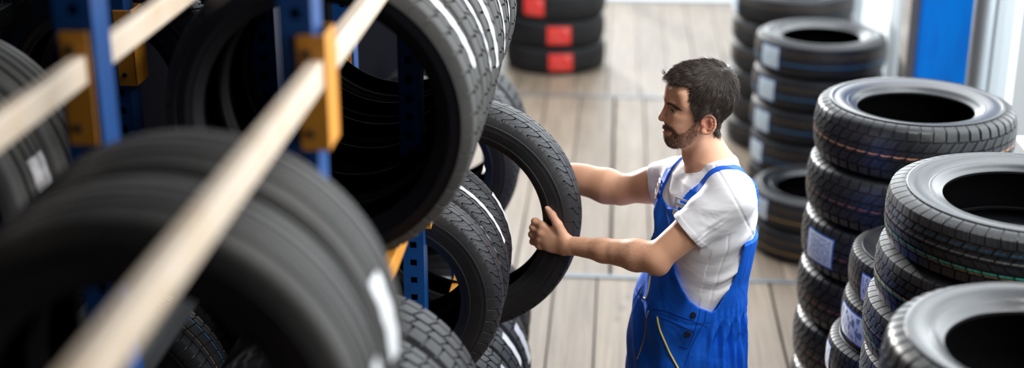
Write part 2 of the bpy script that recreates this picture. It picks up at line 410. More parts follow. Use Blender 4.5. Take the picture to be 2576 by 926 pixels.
# ---------------------------------------------------------------- walls and windows
XW = 1.60; SILL = .45
def struct(o): tag(o, kind='structure'); return o
struct(MB().box(XW, XW+.18, -2.5, 14.4, -.03, SILL-.04).build('wall_right', M['wall']))
struct(MB().box(XW-.10, XW+.18, -2.5, 14.4, SILL-.04, SILL).build('trim_5', M['white_paint'], bevel=.006))
struct(MB().box(XW, XW+.18, -2.5, 14.4, 3.7, 4.3).build('wall_right', M['wall']))
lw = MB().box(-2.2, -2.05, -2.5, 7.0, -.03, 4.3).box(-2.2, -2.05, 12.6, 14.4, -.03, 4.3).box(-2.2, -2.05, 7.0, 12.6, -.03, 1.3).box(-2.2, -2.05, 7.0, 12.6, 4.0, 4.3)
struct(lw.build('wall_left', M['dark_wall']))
struct(MB().box(-3.15, XW+.18, -2.65, 14.6, 4.3, 4.4).build('ceiling', M['wall']))
struct(MB().box(-3.15, XW+.18, -2.65, -2.5, -.03, 4.3).build('wall_back', M['dark_wall']))
# window frames: mullions along the right wall
ys = [.0, 1.4, 2.8, 4.2, 5.45]
wn = 1
def window(y0, y1, post0, post1):
    global wn
    w_ = empty('window_%d' % wn, (XW+.05, (y0+y1)/2, SILL)); struct(w_); wn += 1
    W2 = (y1-y0)/2
    f = MB().box(-.03, .05, -W2, -W2+post0, 0, 3.18).box(-.03, .05, W2-post1, W2, 0, 3.18).box(-.03, .05, -W2, W2, 0, .05).box(-.03, .05, -W2, W2, 3.13, 3.18)
    f.build('window_frame', M['grey_paint'], w_, bevel=.005)
    MB().box(.0, .006, -W2+post0, W2-post1, .05, 3.13).build('window_pane', M['glass'], w_)
struct(MB().box(XW, XW+.18, -2.5, 1.3, SILL-.04, 3.7).build('wall_right', M['wall']))
window(1.3, 2.6, .06, .06); window(2.6, 4.2, .06, .06); window(4.2, 5.72, .06, .30); window(5.72, 6.12, .0, .02)
window(7.56, 8.40, .05, .22); window(8.40, 9.9, .05, .08); window(9.9, 11.4, .08, .08); window(11.4, 12.9, .08, .08)
# blue infill panel between two posts
p = struct(MB().box(XW-.05, XW+.08, 6.20, 7.31, SILL, 3.7).build('wall_panel_right', M['panel_blue'], bevel=.004)); p.name = 'wall_right_panel'
struct(MB().cyl((XW-.02, 6.14, SILL), (0, 0, 1), .05, 3.2, 20).build('trim_6', M['steel'], smooth=True))
struct(MB().box(XW-.09, XW+.06, 7.34, 7.54, SILL, 3.7).build('trim_7', M['brown_paint'], bevel=.006))
# far end: low white kerb and a glazed front
struct(MB().box(-3.0, XW, 14.4, 14.55, -.03, .35).build('wall_far', M['white_paint']))
wf = struct(empty('window_%d' % wn, (-.6, 14.45, .35)))
fr = MB()
for x in (-2.4, -1.2, 0, 1.2, 2.45): fr.box(x-.035, x+.035, -.04, .04, 0, 3.9)
fr.box(-2.4, 2.5, -.04, .04, 0, .06).box(-2.4, 2.5, -.04, .04, 3.84, 3.9)
fr.build('window_frame', M['grey_paint'], wf, bevel=.004)
MB().box(-2.4, 2.5, -.003, .003, .05, 3.85).build('window_pane', M['glass'], wf)

# ---------------------------------------------------------------- racks
def DZ(D): return H-D
FX = (-.545, -.49); RX = (-.918, -.853)          # front and rear post rows
def upright(x0, x1, y0, y1, top, label, lit, grp, holes=True):
    """perforated C-section rack upright standing on the floor"""
    e = empty('rack_upright', ((x0+x1)/2, y0, 0)); tag(e, label, 'rack upright', grp)
    hw = (x1-x0)/2; dp = y1-y0; t = .004
    me_v = []; me_f = []
    # web (facing the camera) with punched square holes: build as strips round the holes
    mb = MB(); z = 0; hs = .009; pitch = .05
    while z < top:
        z1 = min(z+pitch, top)
        mb.box(-hw, -hs, 0, t, z, z1).box(hs, hw, 0, t, z, z1).box(-hs, hs, 0, t, z, z+pitch/2-hs if z+pitch/2-hs < top else top)
        if z+pitch/2+hs < z1: mb.box(-hs, hs, 0, t, z+pitch/2+hs, z1)
        z += pitch
    o = mb.build('web', lit, e)
    f = MB().box(-hw, -hw+t, t, dp, 0, top).box(hw-t, hw, t, dp, 0, top).box(-hw+t, hw-t, dp-t, dp, 0, top)
    f.build('flange', lit, e, bevel=.001)
    MB().box(-hw-.02, hw+.02, -.02, dp+.02, 0, .006).build('foot_plate', M['dark_steel'], e)
    return e
def beam(x0, x1, y0, y1, D, h, m, label, grp, conn=(True, True), side=1):
    """box beam between two uprights with hooked end plates; D = drop below the camera of its top face"""
    e = empty('rack_beam', ((x0+x1)/2, (y0+y1)/2, DZ(D)-h)); tag(e, label, 'rack beam', grp)
    hw = (x1-x0)/2; hl = (y1-y0)/2
    MB().box(-hw, hw, -hl, hl, 0, h).build('profile', m, e, bevel=.004)
    zt = DZ(.56)-(DZ(.60)-.049); zb = DZ(.756)-(DZ(.60)-.049)
    if conn[1]:    # far end: plate on the face turned to the beam and wrapping the aisle side of the post
        p0 = MB().box(-.030, hw+.006, hl-.005, hl-.001, zb, zt); p0.box(hw+.0005 if x1 > -.6 else hw, hw+.005, hl-.005, hl+.075, zb, zt)
        q = p0.build('end_plate', M['orange'], e, bevel=.0015)
        bm = MB()
        for zz in (zt-.03, (zt+zb)/2, zb+.03): bm.cyl((-.012, hl-.006, zz), (0, -1, 0), .007, .006, 6)
        bm.build('bolt', M['dark_steel'], q)
    if conn[0]:
        MB().box(-.030, hw+.006, -hl+.001, -hl+.005, zb, zt).build('end_plate', M['orange'], e, bevel=.0015)
    return e
YP = [.90, 2.50, 3.98, 5.50, 7.0]       # world Y of the post rows (front faces)
# world Y for a lens depth d on a line X, D
def Yat(X, D, d): 
    # lens depth = fwd*cos(P) + D*sin(P); fwd = Y*cos(yaw) - X*sin(yaw)
    return ((d-D*math.sin(PITCH))/math.cos(PITCH)+X*math.sin(YAW))/math.cos(YAW)
yp = [Yat(-.49, .65, .55), Yat(-.49, .65, 2.33), Yat(-.49, 1.5, 3.75)]
yp = [yp[1]-1.70, yp[1], yp[2], Yat(-.49, 1.5, 4.72), Yat(-.49, 1.8, 5.9)]
RL = ['nearest the camera', 'where the pale beams end', 'with its row of square holes showing', 'beyond the held tyre', 'short, at the far end']
for i, y in enumerate(yp):
    upright(FX[0], FX[1], y, y+.075, 3.05 if i < 4 else 1.20, 'blue perforated rack upright on the aisle side, '+RL[i], M['rack_blue'], 'rack uprights')
    upright(RX[0], RX[1], y, y+.075, 3.05 if i < 4 else 1.20, 'blue perforated rack upright at the rack back, '+RL[i], M['rack_blue'], 'rack uprights')
LV = {1: (.60, 'top level'), 2: (1.22, 'middle level'), 3: (1.83, 'lower level'), 4: (2.61, 'bottom level')}
bays = ['nearest bay', 'second bay', 'third bay', 'far bay']
for lv, (D, ln) in LV.items():
    for b in range(4):
        if b == 3 and lv < 3: continue
        d_ = {(3, 0): 2.05, (3, 1): 1.93, (4, 0): 2.74, (4, 3): 2.65}.get((lv, b), D)
        for (x0, x1, sd) in ((-.500, -.474, 'front'), (-.894, -.868, 'back')):
            beam(x0, x1, yp[b]+.075, yp[b+1]-.001, d_, .049, M['beam'] if lv == 1 else (M['dark_steel'] if (b < 2 and sd == 'back') else M['orange']),  # dark_steel on the near back beams: rack shade put into their colour
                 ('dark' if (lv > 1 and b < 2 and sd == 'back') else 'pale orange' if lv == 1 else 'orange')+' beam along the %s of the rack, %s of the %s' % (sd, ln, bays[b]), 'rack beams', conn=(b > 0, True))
bp = MB().box(-.955, -.950, yp[2]+.1, 6.35, .02, 3.02)  # added sheet, blanks the bright floor behind the tyre holes
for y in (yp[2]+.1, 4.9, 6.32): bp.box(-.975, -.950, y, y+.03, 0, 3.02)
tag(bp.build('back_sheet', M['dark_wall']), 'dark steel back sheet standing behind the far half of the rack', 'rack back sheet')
# second rack, back to back with the first
for i, y in enumerate(yp[1:4]):
    for (x0, x1, sd) in ((-1.29, -1.235, 'near side'), (-1.67, -1.61, 'far side')):
        upright(x0, x1, y, y+.075, 3.05, 'dark blue upright of the second rack, %s, %s' % (sd, ('first', 'second', 'third')[i]+' from the camera'), M['rack_blue'], 'uprights of the rear rack')
for lv, D in ((1, .85), (2, 1.42)):
    for b in (1, 2):
        for (x0, x1, sd) in ((-1.245, -1.219, 'near'), (-1.646, -1.62, 'far')):
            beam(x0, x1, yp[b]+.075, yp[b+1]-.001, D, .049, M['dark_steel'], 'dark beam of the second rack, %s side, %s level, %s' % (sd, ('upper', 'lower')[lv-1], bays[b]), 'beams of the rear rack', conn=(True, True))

ct = empty('carton', (1.535, 5.0, SILL)); tag(ct, 'white carton with a blue flap standing on the window sill', 'carton')
MB().box(-.035, .045, -.22, .22, 0, .74).build('box', M['white_paint'], ct, bevel=.004)
MB().box(-.037, .047, -.222, .10, .60, .66).build('flap', M['panel_blue'], ct)

# ---------------------------------------------------------------- tyre kinds
define('winter', .355, .213, .162, 'winter', 'rubber', ((.47, .030, 's_blue'), (.14, .018, 's_white'), (-.42, .034, 's_green'), (-.52, .034, 's_yellow')))
define('winter_low', .355, .213, .162, 'winter', 'rubber', ((-.12, .034, 's_yellow'), (-.20, .030, 's_green')))
define('van', .345, .200, .205, 'van', 'rubber', ((-.06, .040, 's_orange'),))
define('van_plain', .345, .200, .205, 'van', 'rubber', ((-.06, .026, 's_red'),))
define('truck', .330, .200, .216, 'van', 'rubber', ((-.45, .03, 's_red'),))
define('small', .288, .180, .158, 'comfort', 'rubber', ((-.1, .03, 's_red'),))
define('mid', .36, .215, .190, 'comfort', 'rubber_matt', ((.42, .05, 's_yellow'), (-.28, .03, 's_blue')))
define('mid_c', .375, .225, .165, 'comfort', 'rubber_matt', ((.42, .05, 's_yellow'),))
define('mid_b', .335, .205, .170, 'comfort', 'rubber_matt', ((.42, .04, 's_yellow'), (-.42, .04, 's_yellow')))
define('big', .38, .23, .205, 'comfort', 'rubber_matt', side='rubber_matt')
define('held', .362, .254, .185, 'touring', 'rubber_matt', side='rubber_matt')
define('summer', .302, .190, .142, 'touring', 'rubber_matt', ((.02, .04, 's_red'), (-.06, .03, 's_red')), side='rubber_matt')
define('sport', .345, .255, .205, 'sport', 'rubber_dusty', side='rubber_black')
define('near', .325, .21, .205, 'ribbed', 'rubber_dusty', side='rubber_matt')
define('low', .32, .20, .195, 'sport', 'rubber_matt', side='rubber_matt')

# ---------------------------------------------------------------- stacks on the right
ordn = ['top', 'second', 'third', 'fourth', 'fifth', 'sixth', 'seventh', 'eighth', 'ninth', 'tenth']
def stack(px, py, kind_list, rpx, where, group, offs=None, labels=None, ztop=None, seed=1):
    r = random.Random(seed)
    R = TY[kind_list[0]]['R']; d = R*FPX/rpx; c = at_depth(px, py, d)
    n = len(kind_list); z = 0
    Ws = [TY[k]['W'] for k in kind_list]; tot = sum(Ws); sc = 1.0
    sc = c.z/tot; z = c.z; Ws = [x*sc for x in Ws]; print('STACK', where, round(sc, 3), [round(v, 2) for v in c])
    out = []
    for i, k in enumerate(kind_list):
        z -= Ws[i]
        ox, oy = (offs[i] if offs and i < len(offs) else (r.uniform(-.006, .006), r.uniform(-.006, .006)))
        ob = bpy.data.objects.new('tyre', TY[k]['me']); link(ob)
        sp = r.uniform(0, 6.28)
        ob.location = (c.x+ox, c.y+oy, z+Ws[i]/2); ob.rotation_euler = (0, 0, sp); ob.scale = (1, 1, sc)
        tag(ob, '%s tyre of %s' % (('black', 'black')[0]+' '+ordn[i], where) if i else 'black top tyre of %s' % where, 'tyre', group)
        for lb in (labels or {}).get(i, ()):
            z0, z1, a0, a1, mn, pn = lb
            me = label_mesh(pn, TY[k]['R'], TY[k]['W'], TY[k]['pat'], z0, z1, math.radians(a0), math.radians(a1), M[mn])
            lo = bpy.data.objects.new(pn, me); link(lo, ob); lo.rotation_euler = (0, 0, -sp)
        out.append(ob)
    return c, out
# angles: 0 = towards the windows (+X), -90 = towards the camera, 180 = towards the rack
rp = lambda R, d: R*FPX/d
c3, s3 = stack(2637, 851, ['truck']*7, 400, 'the nearest stack, bottom right corner', 'nearest stack of tyres', seed=3,
      labels={0: [(-.10, -.02, -178, -160, 'wrap', 'crumpled_wrap')]})
c2, s2 = stack(2588, 479, ['winter', 'winter_low']+['winter']*8, 345, 'the winter tyre stack, blue and orange tread lines', 'winter tyre stack',
      offs=[(0, 0), (-.014, .0), (-.03, .015), (-.025, .02), (-.02, .01), (-.02, 0), (-.01, 0), (0, 0), (0, 0), (0, 0)], seed=4)
c1, s1 = stack(2305, 252, ['van']+['van_plain']*6, 248, 'the tall stack beside the blue column', 'tall stack beside the blue column',
      offs=[(0, 0), (-.012, .0), (-.014, .0), (-.018, .0), (-.02, 0), (-.02, 0), (-.02, 0)], labels={2: [(-.055, .06, -166, -140, 'label', 'sticker')]}, seed=5)
c4, s4 = stack(2373, 628, ['small']*7, 228, 'the low stack half hidden between two tall stacks', 'low stack between the tall stacks',
      offs=[(0, 0), (-.01, .01), (-.045, .02), (-.01, 0), (-.03, -.01), (-.01, 0), (0, 0)],
      labels={0: [(-.055, .04, -158, -140, 'label_foil', 'sticker')], 1: [(-.055, .05, -180, -145, 'label_foil', 'sticker')], 2: [(-.05, .05, -186, -172, 'label_foil', 'sticker')]}, seed=6)
cA, sA = stack(2068, 79, ['mid']*5, 163, 'the far white-stickered stack behind the man', 'far stack with white stickers',
      labels={i: [(-.06, .06, -160+o, -137+o, 'label', 'sticker')] for i, o in ((0, 2), (1, 0), (2, -4), (3, -12))}, seed=7)
cB, sB = stack(2057, 462, ['mid_b']*2, 163, 'the two-tyre stack behind the man', 'short stack behind the man',
      labels={0: [(-.055, .055, -166, -143, 'label', 'sticker')], 1: [(-.055, .055, -178, -158, 'label', 'sticker')]}, seed=8)
cC, sC = stack(1998, -30, ['mid_c']*6, 152, 'the farthest right-hand stack behind the white-stickered stack', 'farthest right-hand stack',
      labels={0: [(-.06, .05, -178, -160, 'label', 'sticker')], 3: [(-.06, .05, -185, -168, 'label', 'sticker')]}, seed=9)
cD, sD = stack(1399, -178, ['big']*5, 129, 'the red-stickered stack at the back of the aisle', 'stack with red stickers',
      labels={1: [(-.07, .07, -125, -100, 'label_red', 'red_sticker'), ], 2: [(-.065, .07, -125, -100, 'label_red', 'red_sticker')], 3: [(-.07, .065, -96, -69, 'label_red', 'red_sticker')], 4: [(-.065, .065, -95, -68, 'label_red', 'red_sticker')]}, seed=10)
# ---------------------------------------------------------------- tyres standing in the rack
def rack_row(kind, px, py, d, n, pitch, desc, group, labels=None, seed=1, lean=None):
    T = TY[kind]; c = at_depth(px, py, d); r = random.Random(seed)
    for i in range(n):
        p = Vector((c.x, c.y+i*pitch, c.z))
        if i: p += Vector((r.uniform(-.005, .005), 0, 0))
        ax = Vector(lean[i] if lean else (r.uniform(-.008, .008), -1, r.uniform(-.01, .01))).normalized()
        X = Vector((1, 0, 0)); X = (X-ax*X.dot(ax)).normalized(); Y = ax.cross(X)
        m3 = Matrix((X, Y, ax)).transposed()
        sp = r.uniform(0, 6.28)
        ob = bpy.data.objects.new('tyre', T['me']); link(ob)
        ob.matrix_world = Matrix.Translation(p) @ m3.to_4x4() @ Matrix.Rotation(sp, 4, 'Z')
        tag(ob, desc[i] if isinstance(desc, (list, tuple)) else desc % (('nearest', 'second', 'third', 'fourth', 'fifth', 'sixth', 'seventh')[i]), 'tyre', group)
        for lb in (labels or {}).get(i, ()):
            z0, z1, a0, a1, mn, pn = lb
            me = label_mesh(pn, T['R'], T['W'], T['pat'], z0, z1, math.radians(a0), math.radians(a1), M[mn])
            lo = bpy.data.objects.new(pn, me); link(lo, ob); lo.rotation_euler = (0, 0, -sp)
    return c
# blurred pair in the nearest bay
rack_row('near', 388, 1012, 2.02, 2, .212, ['blurred foreground tyre at lower left, nearer of the pair, dark hollow showing', 'blurred foreground tyre at lower left, further of the pair, white label strip'],
         'blurred tyres in the nearest bay', {0: [(-.02, .015, -2, 13, 'label_plain', 'label_strip')], 1: [(.030, .070, 0, 24, 'label_plain', 'label_strip')]}, seed=2)
# big row, middle level of the second bay
rack_row('sport', 820, 272, 3.15, 6, .207, '%s of the big tyres in the rack\'s middle row, grey tread', 'big tyres in the middle row',
         {0: [(-.022, .012, 17, 60, 'label_plain', 'label_strip')], 1: [(-.045, -.020, 3, 45, 'label_plain', 'label_strip')], 2: [(.02, .05, 0, 60, 'label_plain', 'label_strip')], 3: [(-.03, .0, -8, 50, 'label_plain', 'label_strip')],
          4: [(-.03, .0, 0, 50, 'label_plain', 'label_strip')]}, seed=3)
# lower level, nearer group
rack_row('low', 840, 1170, 3.15, 2, .2, '%s of the tyres in the lower row below the big tyres', 'lower row tyres under the big tyres', seed=4)
# lower level beside the post
rack_row('summer', 990, 733, 3.89, 3, .146, ['black tyre right of the blue upright, its sidewall and grooved tread facing us', 'black tyre with longest printed paper strip, second right of the blue upright', 'black tyre with paper strip, third right of the blue upright'],
         'lower row tyres beside the blue upright', {0: [(-.045, -.030, -4, 38, 'label_strip', 'label_strip')], 1: [(-.010, .012, 18, 58, 'label_strip', 'label_strip')], 2: [(-.03, .0, 0, 36, 'label_strip', 'label_strip')]}, seed=5)
rack_row('summer', 1575-3578*.67/4.90, -850+3806*1.62/4.90, 4.90, 2, .146, '%s of the tyres in the lower row just behind the held tyre', 'lower row tyres behind the held tyre', seed=31)
rack_row('summer', 1575-3578*.68/5.38, -850+3806*2.43/5.38, 5.38, 3, .146, '%s of the tyres on the bottom level at the far end of the rack', 'bottom tyres at the far end', seed=32)
rack_row('low', 1095, 410, 5.40, 3, .2, '%s of the tyres in the lower row beyond the held tyre', 'lower row tyres beyond the held tyre', {0: [(-.09, -.06, -30, 0, 'wrap', 'torn_wrap')]}, seed=6)
rack_row('low', 1072, 1060, 4.68, 3, .198, '%s of the tyres on the bottom level by the floor', 'bottom level tyres', {0: [(-.03, .02, 12, 40, 'label_plain', 'label_strip')], 1: [(-.05, .0, 20, 42, 'label_plain', 'label_strip')], 2: [(.0, .05, 8, 34, 'label_strip', 'label_strip')]}, seed=7)
rack_row('near', 358, 2556, 2.02, 2, .212, '%s of the dark tyres on the nearest bay\'s lower level', 'lower tyres of the nearest bay', seed=21)
rack_row('near', 358, 3812, 2.02, 2, .212, '%s of the dark tyres on the nearest bay\'s bottom level', 'bottom tyres of the nearest bay', seed=22)
# rear rack
def pxy(X, D, dd): return 1575+3578*X/dd, -850+3806*D/dd
rack_row('near', *pxy(-1.45, 1.90, 2.48), 2.48, 5, .207, '%s of the tyres low in the rear rack, in deep shadow', 'low tyres of the rear rack', seed=23)
rack_row('near', *pxy(-1.52, 1.06, 2.95), 2.95, 2, .21, '%s of the dusty grey tyres at the left edge, in the rear rack', 'tyres at the left edge', {0: [(-.06, .02, -10, 20, 'wrap', 'torn_wrap')]}, seed=8)
rack_row('mid', *pxy(-1.45, 1.12, 3.98), 3.98, 2, .2, '%s of the tyres deep in the shadow of the rear rack', 'tyres in the rear rack', seed=9)
rack_row('mid', *pxy(-1.45, 1.95, 3.98), 3.98, 2, .2, '%s of the tyres on the lower shelf of the rear rack', 'tyres on the lower shelf of the rear rack', seed=10)

# ---------------------------------------------------------------- the tyre in the man's hands
def held_axis():
    a = math.radians(-4.5)     # its near face turned a little towards the rack
    return Vector((math.sin(a), -math.cos(a), .03)).normalized()
HA = held_axis()
rack_row('held', 1166, 536, 4.35, 1, 0, ['black low-profile tyre held in the man\'s hands, half pulled out of the rack'], None, seed=11, lean=[HA])

# ================================================================ the man
# local frame: u = right of the camera, v = level distance from the camera, z = up
def pl(px, py, F):
    r, f, z = ray(px, py); t = F/f
    return np.array((r*t, F, H+z*t))
MID = 3.92
def smin(a, b, k):
    h = np.clip(.5+.5*(b-a)/k, 0, 1); return b*(1-h)+a*h-k*h*(1-h)
def smax(a, b, k): return -smin(-a, -b, k)
class Cap:
    """tapered capsule"""
    def __init__(s, a, b, ra, rb): s.a = np.asarray(a, float); s.b = np.asarray(b, float); s.ra = ra; s.rb = rb; s.c = (s.a+s.b)/2; s.R = np.linalg.norm(s.b-s.a)/2+max(ra, rb)
    def __call__(s, P):
        ab = s.b-s.a; t = np.clip(((P-s.a)@ab)/(ab@ab), 0, 1)
        return np.linalg.norm(P-s.a-t[:, None]*ab, axis=1)-(s.ra+(s.rb-s.ra)*t)
class Ell:
    """ellipsoid, optional rotation matrix (rows = local axes)"""
    def __init__(s, c, r, rot=None): s.c = np.asarray(c, float); s.r = np.asarray(r, float); s.rot = rot; s.R = max(r)
    def __call__(s, P):
        q = P-s.c
        if s.rot is not None: q = q@s.rot.T
        k0 = np.linalg.norm(q/s.r, axis=1); k1 = np.linalg.norm(q/s.r**2, axis=1)
        return np.where(k1 > 1e-9, k0*(k0-1)/np.maximum(k1, 1e-9), -min(s.r))
class Fn:
    def __init__(s, f, c, R): s.f = f; s.c = np.asarray(c, float); s.R = R
    def __call__(s, P): return s.f(P)
def run_ops(ops, P, cen=None, rad=0):
    d = np.full(len(P), 9.0)
    for (op, pr, k) in ops:
        if cen is not None and np.linalg.norm(pr.c-cen)-pr.R > rad+.06: continue
        e = pr(P)
        if op == '+': d = np.minimum(d, e) if k == 0 else smin(d, e, k)
        elif op == '-': d = smax(d, -e, k or 1e-4)
        elif op == '&': d = smax(d, e, k or 1e-4)
    return d
def evaluate(ops, lo, hi, h, post=None, B=20):
    lo = np.asarray(lo, float); n = np.ceil((np.asarray(hi)-lo)/h).astype(int)+1
    val = np.full(n, 1.0, np.float32)
    for i in range(0, n[0], B):
        for j in range(0, n[1], B):
            for k in range(0, n[2], B):
                m = np.minimum((B+1, B+1, B+1), n-np.array((i, j, k)))
                c = lo+h*(np.array((i, j, k))+m/2); rad = h*B*.87
                d0 = run_ops(ops, c[None, :], c, rad)[0]
                if abs(d0) > rad*1.5+.02:
                    if d0 < 0: val[i:i+m[0], j:j+m[1], k:k+m[2]] = -1
                    continue
                g = np.stack(np.meshgrid(*[lo[a]+h*((i, j, k)[a]+np.arange(m[a])) for a in range(3)], indexing='ij'), -1).reshape(-1, 3)
                v = run_ops(ops, g, c, rad)
                if post: v = post(g, v)
                val[i:i+m[0], j:j+m[1], k:k+m[2]] = v.reshape(m)
    val[0] = val[-1] = 1; val[:, 0] = val[:, -1] = 1; val[:, :, 0] = val[:, :, -1] = 1
    return val
def nets(val, lo, h):
    """naive surface nets -> vertices, quads"""
    ins = val < 0; n = np.array(val.shape)-1
    s = np.zeros(n, np.uint8)
    for a in (0, 1):
        for b in (0, 1):
            for c in (0, 1): s += ins[a:a+n[0], b:b+n[1], c:c+n[2]]
    act = np.flatnonzero((s > 0) & (s < 8)); ijk = np.stack(np.unravel_index(act, n), -1)
    acc = np.zeros((len(act), 3)); cnt = np.zeros(len(act))
    cor = {}
    for a in (0, 1):
        for b in (0, 1):
            for c in (0, 1): cor[a, b, c] = val[ijk[:, 0]+a, ijk[:, 1]+b, ijk[:, 2]+c].astype(float)
    for ax in range(3):
        for p in (0, 1):
            for q in (0, 1):
                A = [0, 0, 0]; o = [x for x in range(3) if x != ax]; A[o[0]] = p; A[o[1]] = q; Bc = list(A); Bc[ax] = 1
                va, vb = cor[tuple(A)], cor[tuple(Bc)]; x = (va < 0) != (vb < 0)
                t = np.where(x, va/np.where(x, va-vb, 1), 0)
                pt = np.tile(np.array(A, float), (len(act), 1)); pt[:, ax] = t
                acc += pt*x[:, None]; cnt += x
    V = np.asarray(lo)+h*(ijk+acc/cnt[:, None]); Q = []
    for ax in range(3):
        o = [x for x in range(3) if x != ax]; sh = list(val.shape); sl0 = [slice(None)]*3; sl1 = [slice(None)]*3
        sl0[ax] = slice(0, -1); sl1[ax] = slice(1, None)
        a0 = ins[tuple(sl0)]; x = a0 != ins[tuple(sl1)]
        e = np.argwhere(x); e = e[(e[:, o[0]] > 0) & (e[:, o[1]] > 0) & (e[:, o[0]] < n[o[0]]) & (e[:, o[1]] < n[o[1]])]
        flip = a0[e[:, 0], e[:, 1], e[:, 2]]
        ids = []
        for (p, q) in ((1, 1), (0, 1), (0, 0), (1, 0)):
            c = e.copy(); c[:, o[0]] -= p; c[:, o[1]] -= q
            ids.append(np.searchsorted(act, np.ravel_multi_index(c.T, n)))
        f = np.stack(ids, -1)
        want = flip if ax != 1 else ~flip
        f[~want] = f[~want][:, ::-1]; Q.append(f)
    return V, np.concatenate(Q)
def hnoise(P, sc, seed=0):
    """cheap smooth value noise"""
    q = P*sc+seed*17.3; r = np.zeros(len(P))
    for (a, b, c, w_) in ((1, .3, .2, 1), (-.4, 1.1, .5, 1), (.3, -.6, 1.2, 1), (1.9, 1.3, -.7, .5), (-1.4, 1.8, 1.9, .5)):
        r += w_*np.sin(q[:, 0]*a+q[:, 1]*b+q[:, 2]*c+1.7*np.sin(q[:, 0]*.37*c+q[:, 2]*.53*a+seed))
    return r/4

# ---- torso loft: z, centre (u, v), half depth, half width; body turned 18 degrees towards the camera
TA = math.radians(18)
fd = np.array((-math.cos(TA), -math.sin(TA), 0)); sdv = np.array((math.sin(TA), -math.cos(TA), 0))
tab = []
for (px, py, hd, hw) in ((1796, 410, .050, .060), (1793, 427, .070, .105), (1789, 445, .090, .160), (1783, 475, .106, .184), (1778, 510, .113, .188), (1774, 545, .115, .184), (1767, 600, .115, .174), (1757, 660, .116, .164), (1743, 720, .118, .160),
                         (1727, 800, .122, .164), (1722, 860, .130, .174), (1719, 926, .134, .180), (1719, 985, .118, .172)):
    c = pl(px, py, MID); tab.append((c[2], c[0], c[1], hd, hw))
tab.sort(); tab = np.array(tab)
def torso(off, fold=None):
    def f(P):
        z = P[:, 2]; cu = np.interp(z, tab[:, 0], tab[:, 1]); cv = np.interp(z, tab[:, 0], tab[:, 2])
        hd = np.interp(z, tab[:, 0], tab[:, 3]); hw = np.interp(z, tab[:, 0], tab[:, 4])
        du, dv = P[:, 0]-cu, P[:, 1]-cv
        p = du*fd[0]+dv*fd[1]; s = du*sdv[0]+dv*sdv[1]
        o = off
        if fold is not None: o = off+fold(P, p, s, z)
        hd = hd+o; hw = hw+o
        k = (np.abs(p/hd)**2.3+np.abs(s/hw)**2.3)**(1/2.3)
        d = (k-1)*np.minimum(hd, hw)*.95
        d = np.maximum(d, z-(tab[-1, 0]+off)); return np.maximum(d, (tab[0, 0]-off)-z)
    zc = (tab[0, 0]+tab[-1, 0])/2
    return Fn(f, (pl(1750, 660, MID)[0], MID, zc), .5)
def ps(P):
    cu = np.interp(P[:, 2], tab[:, 0], tab[:, 1]); cv = np.interp(P[:, 2], tab[:, 0], tab[:, 2])
    du, dv = P[:, 0]-cu, P[:, 1]-cv
    return du*fd[0]+dv*fd[1], du*sdv[0]+dv*sdv[1]

# ---- key joints
A0 = pl(1836, 494, 3.745); A1 = pl(1650, 650, 3.73); A2 = pl(1434, 617, 3.895)      # near arm
B0 = pl(1700, 456, 4.10); B1 = pl(1562, 478, 4.15); B2 = pl(1408, 436, 4.25)        # far arm
mirr = lambda p: np.array((p[0], 2*MID-p[1], p[2]))
def hp(px, py, s=0): return pl(px, py, MID-s)
def lerp(a, b, t): return a+(b-a)*t
def arm_ops(S, E, W, k=.02, ru=.050, re=.041, rb=.046, rw=.027, out=None):
    E2 = E+(W-E)*.22
    o = [('+', Cap(S, lerp(S, E, .45), .058, ru), k), ('+', Cap(lerp(S, E, .4), E, ru, re), k),
         ('+', Cap(E, E2, re, rb), k), ('+', Cap(E2, lerp(E, W, .6), rb, rw*1.25), k), ('+', Cap(lerp(E, W, .6), W, rw*1.25, rw), k)]
    return o
skin = [('+', torso(0), 0)]
skin += [('+', Cap(hp(1803, 424), A0+np.array((0, .02, .01)), .036, .055), .05), ('+', Cap(hp(1793, 421), B0, .036, .055), .05)]
skin += arm_ops(A0, A1, A2, rb=.044)
# elbow bone and forearm belly
skin += [('+', Ell(A1+np.array((.010, -.012, -.022)), (.020, .020, .020)), .025), ('+', Cap(lerp(A1, A2, .10)+np.array((0, 0, .006)), lerp(A1, A2, .42)+np.array((0, 0, .004)), .034, .028), .02)]
skin += arm_ops(B0, B1, B2, ru=.054, re=.044, rb=.051, rw=.033)
skin += [('+', Cap(lerp(B1, B2, .25), lerp(B1, B2, .75), .048, .042), .02)]
# neck
skin += [('+', Cap(hp(1757, 325), hp(1778, 395), .050, .055), .03), ('+', Cap(hp(1778, 395), hp(1790, 428), .055, .070), .04)]
skin += [('+', Cap(hp(1762, 332, .052), hp(1748, 412, .030), .011, .010), .02), ('+', Cap(mirr(hp(1762, 332, .052)), mirr(hp(1748, 412, .030)), .011, .010), .02)]
skin += [('+', Ell(hp(1733, 386), (.012, .012, .016)), .03)]
